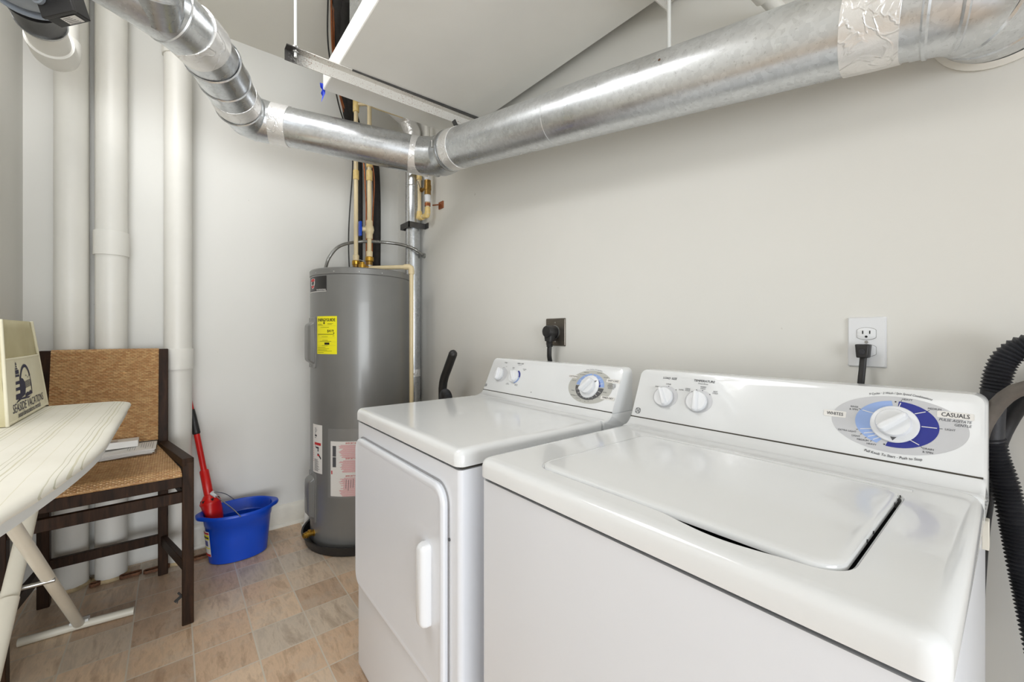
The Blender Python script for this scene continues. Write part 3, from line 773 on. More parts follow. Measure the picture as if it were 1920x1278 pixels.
# brand plate
T = HW(-1.66, 1.391)
m = MB(); wrap_rect(m, T, 0, 0.010, 0.176, 0.093, 0.0010); bp = m.build('brand_plate', M['label_black'], wh, recalc=False, label='black brand plate with a red shield')
m = MB(); wl(m, T, 0.0, 0.0105, 0.176, 0.003); m.text('PROFESSIONAL', 0.0118, T, 0.174, 0.0185, 'RIGHT', bold=0.01, w_=0.0018, sx=0.95)
sh = [(-0.026, 0.026), (0, 0.030), (0.026, 0.026), (0.027, 0.0), (0.018, -0.020), (0, -0.030), (-0.018, -0.020), (-0.027, 0.0)]
m.add([T(0.052 + a, 0.056 + b, 0.0016) for a, b in sh], [tuple(reversed(range(8)))])
m.build('white_printing', M['paper'], bp, recalc=False, smooth=False)
m = MB()
m.add([T(0.052 + a, 0.056 + b, 0.0020) for a, b in ((-0.023, 0.0235), (-0.023, 0.012), (0.023, 0.012), (0.023, 0.0235), (0, 0.027))], [(0, 1, 2, 3, 4)])
m.add([T(0.052 + a, 0.056 + b, 0.0020) for a, b in ((-0.022, -0.011), (-0.015, -0.019), (0, -0.027), (0.015, -0.019), (0.022, -0.011))], [(0, 1, 2, 3, 4)])
m.build('red_shield', M['label_red'], bp, recalc=False, smooth=False)
m = MB(); m.text('RUUD', 0.0175, T, 0.052, 0.0565, bold=0.02, w_=0.0021, sx=0.8); m.build('shield_lettering', M['black'], bp, recalc=False, smooth=False)
# warning label, lower left
T = HW(-1.46, 0.418)
m = MB(); wrap_rect(m, T, 0, 0, 0.090, 0.262, 0.0010); wlab = m.build('warning_label', M['paper'], wh, recalc=False, label='white warning label with a tap drawing')
m = MB(); wl(m, T, 0.022, 0.158, 0.080, 0.014); wl(m, T, 0.050, 0.098, 0.068, 0.008, 0.0024)
for v in range(9): wl(m, T, 0.006, 0.150 - 0.011 * v, 0.016, 0.0016)
m.build('red_print', M['label_red'], wlab, recalc=False, smooth=False)
m = MB()
for i in range(12): wl(m, T, 0.020, 0.012 + 0.0055 * i, 0.050 + 0.026 * random.random(), 0.0019)
for i in range(7): wl(m, T, 0.024, 0.190 + 0.0085 * i, 0.030 + 0.018 * random.random(), 0.0026)
wl(m, T, 0.026, 0.203, 0.044, 0.007)
wl(m, T, 0.036, 0.138, 0.062, 0.009); wl(m, T, 0.052, 0.130, 0.060, 0.024); wl(m, T, 0.030, 0.142, 0.034, 0.012)
m.add([T(0.048, 0.104, 0.0019), T(0.060, 0.108, 0.0019), T(0.082, 0.086, 0.0019), T(0.080, 0.076, 0.0019)], [(0, 1, 2, 3)])
m.build('black_print', M['ink'], wlab, recalc=False, smooth=False)
# instruction sheet in a clear sleeve
T = HW(-0.93, 0.309)
m = MB(); wrap_rect(m, T, 0, 0, 0.215, 0.292, 0.0014, 24); ins = m.build('instruction_sheet', M['paper'], wh, recalc=False, label='white instruction sheet with pink printing')
m = MB(); pk = MB(); kk = MB(); dk = MB()
for v0, n_, top_ in ((0.282, 14, True), (0.200, 13, True), (0.108, 20, True)):
    m.text('IMPORTANT', 0.0125, T, 0.118, v0, bold=0.03, w_=0.0019)
    for i in range(n_):
        a = 0.045 + 0.03 * random.random(); b = 0.17 + 0.03 * random.random()
        wl(pk, T, a, v0 - 0.010 - i * 0.0050, b, 0.0023, 0.0019)
rect(m, T, 0.004, 0.117, 0.011, 0.136, 0.0020)
m.build('red_headings', M['label_red'], ins, recalc=False, smooth=False); pk.build('pink_text', M['label_pink'], ins, recalc=False, smooth=False)
rect(dk, T, 0.012, 0.211, 0.032, 0.268, 0.0022); rect(dk, T, 0.012, 0.155, 0.032, 0.208, 0.0022)
for i in range(4): line(dk, T, 0.085 + 0.012 * i, 0.03 + 0.02 * random.random(), 0.087 + 0.012 * i, 0.098 - 0.01 * random.random(), 0.0022, 0.0022)
dk.build('black_blocks', M['ink'], ins, recalc=False, smooth=False)
m = MB(); T = HW(-0.985, 0.300); wrap_rect(m, T, 0, 0, 0.24, 0.368, 0.0032, 24); m.build('clear_sleeve', M['film'], wh, recalc=False)
# drain valve
d = V(math.cos(-1.44), math.sin(-1.44), 0); p = HC + d * HR + V(0, 0, 0.082)
dv = MB().lathe([(0.018, -0.004), (0.018, 0.004), (0.013, 0.006), (0.013, 0.03), (0.017, 0.031), (0.017, 0.042), (0.014, 0.043), (0.014, 0.055), (0.010, 0.056), (0.010, 0.040)], p, d, 20)
dv.lathe([(0.008, 0), (0.008, 0.016), (0.010, 0.017), (0.010, 0.021)], p + d * 0.022, (0, 0, 1), 12)
dv.build('drain_valve', M['brass'], wh)
# fittings on top of the tank
nip = [V(-2.535, 0.853, 1.531), V(-2.482, 0.915, 1.531)]
for p in nip:
    MB().lathe([(0.014, 0), (0.014, 0.045), (0.019, 0.046), (0.019, 0.055)], p, n=24).build('nipple', M['brass_dark'] if p is nip[0] else M['steel'], wh)
rv = MB().lathe([(0.016, 0), (0.016, 0.02), (0.021, 0.022), (0.021, 0.052), (0.013, 0.055), (0.013, 0.066)], (-2.47, 0.868, 1.531), n=24)
rv.tube([(-2.47, 0.868, 1.561), (-2.445, 0.895, 1.561)], 0.014, 14)
rv = rv.build('relief_valve', M['brass'], wh)
MB().bar((-2.495, 0.862, 1.614), (-2.455, 0.876, 1.602), 0.010, 0.003).build('test_lever', M['steel'], rv)

tag(MB().lathe([(0.286, 0.002), (0.292, 0.0), (0.303, 0.004), (0.311, 0.030), (0.316, 0.050), (0.323, 0.053), (0.324, 0.058), (0.314, 0.058), (0.306, 0.040), (0.297, 0.014), (0.286, 0.011), (0.02, 0.011)], HC, n=80).build('drain_pan', M['black_plastic'], ang=40),
    'round black plastic drain pan under the grey water heater', 'drain pan')
# white pipe end by the tank
m = MB().lathe([(0.026, 0.0), (0.026, 0.012), (0.018, 0.016), (0.017, 0.16), (0.017, 0.20)], (-2.748, 0.628, 0), (0.01, 0.05, 1), 20)
tag(m.build('pipe_stub', M['pvc']), 'short white pipe standing on the floor behind the water heater by the baseboard', 'pipe')

# ---------------------------------------------------------------- supply pipes
def ring_fit(m, c, d, r, l, n=20):
    m.lathe([(r * 0.93, -l / 2), (r, -l / 2 + 0.002), (r, l / 2 - 0.002), (r * 0.93, l / 2)], c, d, n)
pr_ = 0.0125
# left riser
p = nip[0]
sp = thing('supply_pipe', (p.x, p.y, 1.56), 'cream hot-water riser pipe, left one of the two on the water heater', 'pipe')
m = MB().tube([(p.x, p.y, 1.616), (p.x, p.y, 2.555)], pr_, 18); m.tube([(p.x, p.y, 2.555), (-2.50, 0.90, 2.56), (-2.46, 1.12, 2.54)], pr_ * 0.9, 14)
m.build('pipe', M['cpvc'], sp)
MB().lathe([(0.021, 0), (0.023, 0.004), (0.023, 0.024), (0.019, 0.028)], (p.x, p.y, 1.586), n=12).build('union_nut', M['brass'], sp)
MB().lathe([(0.017, 0), (0.018, 0.03), (0.015, 0.034)], (p.x, p.y, 1.614), n=20).build('adapter', M['cpvc'], sp)
m = MB(); ring_fit(m, (p.x, p.y, 2.13), (0, 0, 1), 0.017, 0.055); ring_fit(m, (p.x, p.y, 2.545), (0, 0, 1), 0.018, 0.07)
m.build('coupling', M['cpvc_y'], sp)
# right riser with the shut-off valve
p = nip[1]
sp = thing('supply_pipe', (p.x, p.y, 1.56), 'cream cold-water riser with a blue-handled valve, right one of the two on the heater', 'pipe')
m = MB().tube([(p.x, p.y, 1.656), (p.x, p.y, 2.62)], pr_, 18); m.tube([(p.x, p.y, 2.205), (-2.44, 1.06, 2.20), (-2.405, 1.205, 2.19)], pr_ * 0.9, 14)
m.tube([(-2.405, 1.205, 2.19), (-2.405, 1.205, 1.915)], pr_, 14)
m.tube([(-2.405, 1.205, 1.905), (-2.300, 1.205, 1.900)], pr_, 14); m.tube([(-2.295, 1.205, 1.90), (-2.295, 1.205, 2.02)], pr_, 14)
m.build('pipe', M['cpvc'], sp)
MB().lathe([(0.021, 0), (0.025, 0.004), (0.025, 0.026), (0.020, 0.030)], (p.x, p.y, 1.606), n=12).build('union_nut', M['brass'], sp)
MB().lathe([(0.019, 0), (0.019, 0.022)], (p.x, p.y, 1.584), n=20).build('threaded_collar', M['brass_dark'], sp)
MB().lathe([(0.018, 0), (0.019, 0.03), (0.016, 0.034)], (p.x, p.y, 1.636), n=20).build('adapter', M['cpvc'], sp)
vb = MB().lathe([(0.017, -0.055), (0.019, -0.05), (0.019, -0.026), (0.023, -0.02), (0.027, 0), (0.023, 0.02), (0.019, 0.026), (0.019, 0.05), (0.017, 0.055)], (p.x, p.y, 1.80), n=24)
vb.tube([(p.x, p.y, 1.80), (p.x - 0.010, p.y - 0.040, 1.80)], 0.014, 16)
vb = vb.build('ball_valve', M['cpvc'], sp)
hv = MB().loft([[V(p.x - 0.010 + a * 0.4, p.y - 0.045 - b, 1.80 + z) for a, b in ((-0.040, 0), (0.034, 0), (0.034, 0.014), (-0.040, 0.014))] for z in (-0.044, -0.02, 0.02, 0.044)])
hv.lathe([(0.016, 0.0), (0.014, 0.018)], (p.x - 0.010, p.y - 0.040, 1.80), (-0.25, -1, 0), 16)
hv.build('valve_handle', M['blue'], vb, bevel=0.004, label='blue valve handle')
m = MB(); ring_fit(m, (p.x, p.y, 2.205), (0, 0, 1), 0.018, 0.06); ring_fit(m, (p.x, p.y, 2.125), (0, 0, 1), 0.018, 0.060)
m.lathe([(0.0165, -0.02), (0.0175, 0.0), (0.0165, 0.02)], (-2.405, 1.205, 2.165), (0, 0, 1), 18); m.tube([(-2.41, 1.17, 2.193), (-2.405, 1.205, 2.193)], 0.017, 16); m.lathe([(0.0, 0.018), (0.012, 0.014), (0.017, 0.004), (0.017, 0.0)], (-2.405, 1.205, 2.180), n=16)
m.tube([(-2.405, 1.205, 1.945), (-2.405, 1.205, 1.905), (-2.385, 1.205, 1.900), (-2.36, 1.205, 1.900)], 0.0165, 16)
m.tube([(-2.335, 1.205, 1.900), (-2.305, 1.205, 1.900), (-2.295, 1.205, 1.915), (-2.295, 1.205, 1.945)], 0.0165, 16)
m.build('coupling', M['cpvc_y'], sp)
m = MB(); m.text('HOT & COLD WATER 100 PSI', 0.013, lambda u, v, w_: V(-2.405 - v * 0.85, 1.205 - pr_ - 0.0008, 2.04 + u) + V(-0.0, 0, 0), 0, 0, w_=0, sx=0.9, bold=0.02); m.build('pipe_marking', M['ink'], sp, recalc=False, smooth=False)
m = MB().lathe([(0.017, -0.035), (0.017, -0.03), (0.020, -0.028), (0.020, 0.0), (0.022, 0.002), (0.022, 0.030), (0.020, 0.032), (0.020, 0.06), (0.016, 0.064)], (-2.295, 1.205, 2.05), n=18)
m.tube([(-2.295, 1.205, 2.065), (-2.34, 1.190, 2.062)], 0.009, 12); m.lathe([(0.014, 0), (0.014, 0.008)], (-2.34, 1.19, 2.062), (-1, -0.3, 0), 12)
bv = m.build('brass_valve', M['brass_dark'], sp)
MB().bar((-2.345, 1.185, 2.062), (-2.355, 1.17, 2.115), 0.006, 0.004).build('lever', M['steel_dark'], bv)
m = MB(); ring_fit(m, (-2.295, 1.205, 2.000), (0, 0, 1), 0.0185, 0.045); ring_fit(m, (-2.295, 1.205, 2.125), (0, 0, 1), 0.0195, 0.045)
m.build('white_adapter', M['plastic_white'], sp)
m = MB().tube([(-2.295, 1.205, 2.14), (-2.295, 1.205, CZ)], 0.016, 18); m.build('upper_pipe', M['pvc'], sp)
pc = MB().lathe([(0.015, -0.009), (0.018, -0.009), (0.018, 0.009), (0.015, 0.009)], (-2.295, 1.205, 1.962), n=18)
pc.tube([(-2.285, 1.235, 1.962), (-2.225, 1.25, 1.955)], 0.004, 8); pc.box((-2.245, 1.2525, 1.930), (-2.195, YR, 1.972))
pc.build('wall_clamp', M['copper'], sp, label='copper clamp plate')
# relief discharge pipe
dp = thing('discharge_pipe', (-2.25, 1.08, 0), 'cream overflow pipe running down the right side of the water heater', 'pipe')
MB().tube([(-2.452, 0.905, 1.564), (-2.262, 1.070, 1.564)], 0.0125, 16).build('pipe', M['cpvc'], dp)
MB().tube([(-2.252, 1.078, 1.551), (-2.252, 1.078, 0.06)], 0.0125, 16).build('pipe', M['cpvc'], dp)
MB().tube([(-2.285, 1.050, 1.564), (-2.262, 1.070, 1.564), (-2.254, 1.076, 1.557), (-2.252, 1.078, 1.546), (-2.252, 1.078, 1.521)], 0.0165, 16).build('elbow', M['cpvc'], dp)
# flexible conduit
pts = smooth_path([(-2.495, 0.665, 1.532), (-2.50, 0.69, 1.61), (-2.54, 0.76, 1.69), (-2.60, 0.885, 1.742), (-2.58, 1.0, 1.755), (-2.51, 1.09, 1.745), (-2.425, 1.13, 1.720), (-2.395, 1.17, 1.700), (-2.425, 1.235, 1.680)], 0.0035)
fc = thing('flexible_conduit', (-2.495, 0.665, 1.516), 'ribbed grey metal conduit arching from the water heater top to the wall', 'conduit')
MB().tube(pts, [0.0085 if i % 2 else 0.0100 for i in range(len(pts))], 10).build('sleeve', M['steel'], fc)
m = MB(); m.lathe([(0.016, -0.01), (0.013, 0.012)], (-2.435, 1.250, 1.677), (0.3, -1, 0.1), 12); m.build('wall_connector', M['steel'], fc)

# refrigerant lines
def foam_pipe(x, y, r, label, off, top):
    pts = smooth_path([(x, y, 0.065), (x, y, 1.0), (x, y, 2.30), (-2.735, 0.90 + off, 2.46), (-2.56, 0.79 + off, 2.62), (-2.38, 0.705 + off, 2.76), top], 0.03)
    return tag(MB().tube(pts, [r * (1 + (0.28 * random.random() if q.z > 2.5 else 0)) + (0.008 if q.z > 2.5 else 0) for q in pts], 14).build('insulated_pipe', M['foam']), label, 'pipe')
foam_pipe(-2.80, 0.962, 0.021, 'thinner black foam-covered pipe behind the heater, left one of two', 0.0, (-2.14, 0.640, CZ))
foam_pipe(-2.80, 1.075, 0.026, 'thicker black foam-covered pipe behind the heater, right one of two', 0.030, (-2.13, 0.668, CZ))
m = MB().tube(smooth_path([(-2.77, 1.00, 1.2), (-2.77, 1.00, 1.9), (-2.765, 0.995, 2.1), (-2.76, 0.965, 2.4), (-2.70, 0.86, 2.5), (-2.52, 0.745, 2.61), (-2.36, 0.668, 2.73), (-2.14, 0.600, CZ)], 0.03), 0.0052, 10)
tag(m.build('copper_line', M['copper']), 'thin bare copper line running beside the black foam pipes', 'pipe')
m = MB().tube(smooth_path([(-2.77, 1.035, 1.3), (-2.765, 1.04, 1.9), (-2.755, 1.045, 2.25), (-2.74, 0.97, 2.46), (-2.60, 0.80, 2.56), (-2.40, 0.69, 2.715), (-2.14, 0.615, CZ)], 0.03), 0.005, 8)
tag(m.build('copper_line', M['copper']), 'second thin copper line between the two black foam pipes', 'pipe')
m = MB().tube(smooth_path([(-2.83, 0.925, 1.3), (-2.82, 0.90, 1.8), (-2.83, 0.93, 2.3), (-2.80, 0.90, 2.42), (-2.72, 0.80, 2.38), (-2.68, 0.85, 2.42), (-2.60, 0.77, 2.56), (-2.37, 0.65, 2.72), (-2.14, 0.585, CZ)], 0.03), 0.004, 8)
tag(m.build('cable', M['black_plastic']), 'thin black wire hanging in a loop by the foam pipes', 'cable')

# corner vent pipe
vp = thing('vent_pipe', (-2.485, 1.20, 0), 'galvanised vertical vent pipe strapped in the corner behind the water heater', 'pipe')
m = MB().tube([(-2.485, 1.20, 0.062), (-2.485, 1.20, 2.42)], 0.0465, 32)
for z in (2.12, 1.72): m.lathe([(0.0465, -0.004), (0.0485, 0), (0.0465, 0.004)], (-2.485, 1.20, z), n=32)
m.build('pipe', M['galv'], vp)
MB().lathe([(0.048, 0), (0.048, 0.045)], (-2.485, 1.20, 0.90), n=32).build('foil_tape', M['foil'], vp)
m = MB().tube([(-2.485, 1.20, 2.40), (-2.485, 1.20, 2.47), (-2.515, 1.17, 2.56), (-2.58, 1.10, 2.64), (-2.66, 1.02, 2.70)], [0.047, 0.050, 0.050, 0.048, 0.047], 28)
m.build('elbow', M['foil'], vp)
st = MB(); st.box((-2.548, 1.142, 1.845), (-2.425, 1.148, 1.880)); st.box((-2.548, 1.142, 1.845), (-2.543, YR, 1.880)); st.box((-2.430, 1.142, 1.845), (-2.425, YR, 1.880)); st.box((-2.425, YR - 0.004, 1.845), (-2.385, YR, 1.880)); st.box((-2.590, YR - 0.004, 1.845), (-2.548, YR, 1.880))
st.build('pipe_strap', M['steel_dark'], vp)

# ---------------------------------------------------------------- white drain stacks on the back wall
def stack(x, y, r, label, couplings, clamp=None):
    root = thing('drain_stack', (x, y, 0), label, 'pipe')
    MB().tube([(x, y, 0), (x, y, 1.4), (x, y, CZ)], r, 40, caps=False).build('pipe', M['pvc'], root)
    for z0, z1 in couplings:
        MB().lathe([(r, z0), (r + 0.0065, z0 + 0.0005), (r + 0.0065, z1 - 0.0015), (r + 0.0055, z1), (r, z1)], (x, y, 0), n=40, caps=False).build('coupling', M['pvc'], root)
    if clamp:
        for sgn, L in clamp:
            yy0, yy1 = y + sgn * (r * 0.55), y + sgn * (r + L)
            a, b = min(yy0, yy1), max(yy0, yy1)
            xc = x + r * 1.02
            o_ = rrect(xc - 0.016, a, xc + 0.014, b, 0.014, 6); i_ = rrect(xc - 0.0115, a + 0.0045, xc + 0.0095, b - 0.0045, 0.0095, 6)
            m = MB().loft([[V(p[0], p[1], z) for p in o_] for z in (0.002, 0.016)] + [[V(p[0], p[1], z) for p in i_] for z in (0.016, 0.002)], False, False)
            n = len(o_); m.add([V(p[0], p[1], 0.002) for p in o_] + [V(p[0], p[1], 0.002) for p in i_], [(j, (j + 1) % n, n + (j + 1) % n, n + j) for j in range(n)])
            m.build('riser_clamp', M['rust'], root, label='rusty riser clamp ear')
    # ragged caulk ring at the floor
    n = 40; rg = [[V(x + (rr + random.uniform(-0.004, 0.005)) * math.cos(2 * math.pi * j / n), y + (rr + random.uniform(-0.004, 0.005)) * math.sin(2 * math.pi * j / n), z) for j in range(n)] for rr, z in ((r + 0.012, 0.001), (r + 0.006, 0.008), (r + 0.0005, 0.014))]
    MB().loft(rg, False, False).build('caulk', M['caulk'], root)
    return root
stack(-2.788, -0.367, 0.058, 'plain white drain pipe on the back wall, the one farthest left', [])
stack(-2.780, -0.233, 0.058, 'white drain pipe with a coupling halfway up, middle one of three', [(1.548, 1.663)], [(-1, 0.012), (1, 0.055)])
stack(-2.765, 0.018, 0.058, 'white drain pipe right of the chair, with a low coupling', [(0.990, 1.096), (2.60, 2.74)], [(-1, 0.075), (1, 0.075)])

# ---------------------------------------------------------------- inline fan on the branch pipe, top left
vf = thing('vent_fan', (-2.41, -0.346, 2.25), 'grey inline vent fan with black junction box on a white elbow, top left corner', 'vent fan')
ex, ey, ez = -2.415, -0.355, 2.256
pts = [(ex, ey, CZ), (ex, ey, ez + 0.09)] + [(ex + 0.085 - 0.085 * math.cos(a), ey, ez + 0.085 - 0.085 * math.sin(a)) for a in [R(90 * i / 8) for i in range(9)]] + [(ex + 0.15, ey, ez)]
MB().tube(pts, [0.058, 0.058] + [0.0655] * 9 + [0.0655], 40).build('elbow', M['pvc'], vf)
MB().tube([(ex + 0.145, ey, ez), (ex + 0.30, ey, ez)], 0.057, 40).build('pipe', M['pvc'], vf)
MB().lathe([(0.058, 0.27), (0.0655, 0.272), (0.0655, 0.282), (0.064, 0.284), (0.068, 0.36), (0.075, 0.40)], (ex, ey, ez), (1, 0, 0), 40).build('rubber_coupling', M['black_plastic'], vf)
MB().lathe([(0.067, 0.276), (0.0675, 0.284)], (ex, ey, ez), (1, 0, 0), 40).build('hose_clamp', M['steel'], vf)
MB().lathe([(0.066, 0.41), (0.10, 0.43), (0.118, 0.47), (0.125, 0.52), (0.125, 0.60), (0.10, 0.64), (0.06, 0.66)], (ex, ey, ez + 0.04), (1, 0, 0), 48).build('fan_casing', M['fan'], vf)
MB().lathe([(0.080, 0.385), (0.085, 0.39), (0.108, 0.425), (0.106, 0.43)], (ex, ey, ez + 0.03), (1, 0, 0), 48).build('mounting_flange', M['fan'], vf)
# junction box, turned a little on the side of the fan
E1 = V(0.632 * 0.974, 0.775 * 0.974, 0.226).normalized()
E3 = V(-0.775 * 0.055 - 0.632 * 0.03, 0.632 * 0.055 - 0.775 * 0.03, 0); E3 = (E3 - E1 * E1.dot(E3)).normalized()
E2 = E1.cross(E3)
if E2.z < 0: E2 = -E2
JC = V(-1.862, -0.303, 2.125)
def JT(p): return JC + E1 * p[0] + E3 * p[1] + E2 * p[2]
jb = MB().box((0, 0, 0), (0.095, 0.052, 0.11), JT).build('junction_box', M['black_plastic'], vf, bevel=0.003)
MB().box((-0.002, -0.005, -0.002), (0.097, 0.006, 0.112), JT).build('box_lid', M['black_plastic'], jb, bevel=0.002)
def JL(u, v, w_): return JT((u, v, -0.0006 - w_))
m = MB(); rect(m, JL, 0.036, 0.012, 0.082, 0.044, 0.001); lb = m.build('rating_label', M['paper'], jb, smooth=False, recalc=False)
m = MB()
for i in range(5): line(m, JL, 0.040, 0.017 + i * 0.006, 0.062 + 0.016 * random.random(), 0.017 + i * 0.006, 0.0016, 0.0014)
m.build('printing', M['ink'], lb, smooth=False, recalc=False)
pts = smooth_path([JT((0.012, -0.006, 0.050)), JT((0.012, -0.020, 0.058)), JT((0.010, -0.026, 0.10)), JT((0.0, -0.03, 0.22)), JT((-0.03, -0.04, 0.42))], 0.004)
MB().tube(pts, [0.0085 if i % 2 else 0.0105 for i in range(len(pts))], 12).build('conduit', M['steel'], vf)
MB().lathe([(0.019, 0), (0.019, 0.008), (0.014, 0.010), (0.014, 0.022)], JT((0.012, -0.006, 0.050)), tuple(-E3), n=16).build('conduit_nut', M['fan'], jb)

# ---------------------------------------------------------------- the galvanised duct
DR = 0.089
du = thing('exhaust_duct', (-1.75, 1.0, 2.05), 'long galvanised round duct hanging across the room, taped with foil', 'duct')
def seg(name, pts, mat='galv', r=DR, n=56, step=None, label=None):
    m = MB().tube(pts, r, n); return m.build(name, M[mat], du, ang=30, label=label)
def bead(m, c, d, r=DR, wdt=0.006, h=0.0035):
    m.lathe([(r, -wdt), (r + h, -wdt * 0.4), (r + h, wdt * 0.4), (r, wdt)], c, d, 56, False)
A0 = V(-1.700, 1.010, 2.035); A1 = V(-0.130, 1.135, 1.812)
B0 = V(-1.905, 0.960, 2.065); B1 = V(-2.238, 0.345, 2.166)
dA = (A1 - A0).normalized(); dB = (B1 - B0).normalized()
s1 = MB().tube([A0 + dA * 0.02, A1], DR, 56)
bead(s1, A0 + dA * 0.66, dA, DR, 0.003, 0.0012)
s1.build('straight_section', M['galv2'], du, ang=30)
MB().tube([B0, B1], DR * 0.99, 56).build('straight_section', M['galv'], du, ang=30)
# corner elbow
corner = V(-1.815, 1.028, 2.052)
m = MB().tube([B0 - dB * -0.01, corner + V(-0.035, -0.025, 0.003), corner + V(0.03, 0.004, -0.002), A0 + dA * 0.03], DR * 1.015, 56)
bead(m, corner + V(-0.028, -0.012, 0.002), V(0.6, 0.5, -0.05), DR * 1.02); bead(m, corner + V(0.005, 0.0, 0.0), V(1, 0.35, -0.08), DR * 1.02)
bead(m, A0 + dA * 0.028, dA, DR * 1.01)
m.build('elbow', M['galv'], du, ang=30)
def tape(c, d, l, r=DR * 1.025): MB().lathe([(r - 0.003, -l / 2), (r, -l / 2 + 0.001), (r + 0.001, 0), (r, l / 2 - 0.001), (r - 0.003, l / 2)], c, d, 64).build('foil_tape', M['foil'], du, ang=30)
tape(B0 + dB * 0.0, dB, 0.10); tape(A0 + dA * 0.055, dA, 0.07); tape(corner + V(0.045, 0.006, -0.003), dA, 0.035)
tape(B1 - dB * 0.045, dB, 0.105, DR * 1.02)
tape(A1 - dA * 0.060, dA, 0.095)
# right elbow into the wall
e0 = A1
pts = [e0, e0 + dA * 0.022, V(-0.078, 1.146, 1.806), V(-0.047, 1.170, 1.803), V(-0.028, 1.212, 1.801), V(-0.022, 1.262, 1.80)]
m = MB().tube(pts, DR * 1.02, 56)
bead(m, pts[1], dA, DR * 1.02); bead(m, pts[2], V(0.9, 0.25, 0), DR * 1.03); bead(m, pts[3], V(0.65, 0.7, 0), DR * 1.04); bead(m, pts[4], V(0.2, 1, 0), DR * 1.02)
m.build('elbow', M['galv2'], du, ang=30)
m = MB().lathe([(DR * 1.02, -0.001), (DR * 1.14, -0.001), (DR * 1.15, -0.006), (DR * 1.03, -0.012)], (-0.022, YR, 1.80), (0, 1, 0), 48, False); m.build('wall_collar', M['pvc'], du)
# left elbows: the duct swings forward and on towards the ceiling above the door
g = [B1 + dB * -0.02, V(-2.246, 0.305, 2.168), V(-2.232, 0.265, 2.171), V(-2.165, 0.222, 2.173), V(-2.030, 0.168, 2.182), V(-1.895, 0.112, 2.192)]
m = MB().tube(g, DR * 1.015, 56)
for i, dd in ((1, g[2] - g[0]), (2, g[3] - g[1]), (3, g[4] - g[2]), (5, g[5] - g[4])): bead(m, g[i], dd, DR * 1.03, 0.006, 0.004)
bead(m, g[4] * 0.8 + g[5] * 0.2, g[5] - g[4], DR * 1.02, 0.006, 0.004)
m.build('elbow', M['galv'], du, ang=30)
h_ = [g[-1], V(-1.800, 0.060, 2.196), V(-1.722, -0.010, 2.198), V(-1.655, -0.120, 2.205), V(-1.575, -0.30, 2.215)]
m = MB().tube(h_, [DR * 1.0, DR * 1.02, DR * 1.04, DR * 1.05, DR * 1.05], 56); bead(m, h_[2], h_[3] - h_[1], DR * 1.05)
m.build('wye_section', M['galv2'], du, ang=30)
tape(h_[1], (h_[2] - g[-1]), 0.085, DR * 1.05); tape(g[3] * 0.62 + g[4] * 0.38, g[4] - g[3], 0.075, DR * 1.035)
m = MB().tube([(-1.690, -0.030, 2.165), (-1.607, -0.041, 2.185), (-1.560, -0.050, 2.250), (-1.53, -0.055, 2.40), (-1.52, -0.06, CZ)], 0.062, 40)
bead(m, V(-1.612, -0.041, 2.182), V(0.75, -0.1, 0.6), 0.0635)
m.build('branch_collar', M['galv'], du, ang=30)
m = MB().tube([(-1.575, -0.30, 2.215), (-1.45, -0.62, 2.23)], DR * 1.05, 40); m.build('straight_section', M['galv'], du)
# straps that carry it
m = MB().bar((-1.735, 1.05, 2.205), (-1.725, 1.085, 2.135), 0.004, 0.022, (0.9, 0.3, 0))
m.build('hanger_strap', M['steel_dark'], du)
m = MB().lathe([(DR * 1.03, -0.004), (DR * 1.045, -0.0035), (DR * 1.045, 0.0035), (DR * 1.03, 0.004)], A0 + dA * 0.0, dA, 56); m.tube([A0 + V(0.0, -DR * 1.06, 0.02), A0 + V(0.0, -DR * 1.06, -0.01)], 0.005, 10)
m.build('band_clamp', M['steel'], du)
m = MB(); m.lathe([(0.0045, 0), (0.0035, 0.003)], A0 + dA * 1.10 + V(0, -DR * 0.93, 0.028), (0, -1, 0.3), 10); m.build('rusty_screw', M['rust'], du)

# ---------------------------------------------------------------- hanging pan, air handler above, rails and rods
px0, px1, py0, py1, pz = -1.952, -0.42, 0.513, 1.213, 2.252
def pr2(ins, z): return [V(x, y, z) for x, y in ((px1 - ins, py1 - ins), (px0 + ins, py1 - ins), (px0 + ins, py0 + ins), (px1 - ins, py0 + ins))]
m = MB().loft([pr2(0.004, pz + 0.088), pr2(0, pz + 0.09), pr2(0, pz + 0.003), pr2(0.003, pz)] , False, True); m.loft([pr2(0.004, pz + 0.088), pr2(0.004, pz + 0.004)], False, True)
tag(m.build('overflow_pan', plain('painted_sheet_metal', srgb(240, 240, 236), 0.42, 0, 0.02, 4, bump=0.06, bscale=5), smooth=False, recalc=False), 'large shallow white painted metal pan hung under the ceiling above the duct', 'pan')
tag(MB().box((-1.870, 0.60, pz + 0.012), (-0.60, 1.17, 2.80)).build('air_handler', M['galv'], bevel=0.004), 'grey sheet-metal air handler sitting in the hanging white pan', 'air handler')
tag(MB().box((-1.958, 0.500, 2.225), (-1.952, 0.512, 2.30)).build('tape_strip', M['tape_blue']), 'torn strip of blue tape on the corner of the white hanging pan', 'tape')
bt = bpy.data.objects['tape_strip']
bt.data.clear_geometry()
tv = [(-1.956, 0.511, 2.282), (-1.950, 0.500, 2.278), (-1.954, 0.503, 2.262), (-1.958, 0.512, 2.255), (-1.953, 0.505, 2.236), (-1.957, 0.512, 2.226), (-1.956, 0.508, 2.200), (-1.953, 0.522, 2.240), (-1.9535, 0.522, 2.282)]
off = bt.location
vs = [(V(p) - off) for p in tv] + [(V(p) - off + V(-0.0015, -0.001, 0)) for p in tv]
nn_ = len(tv)
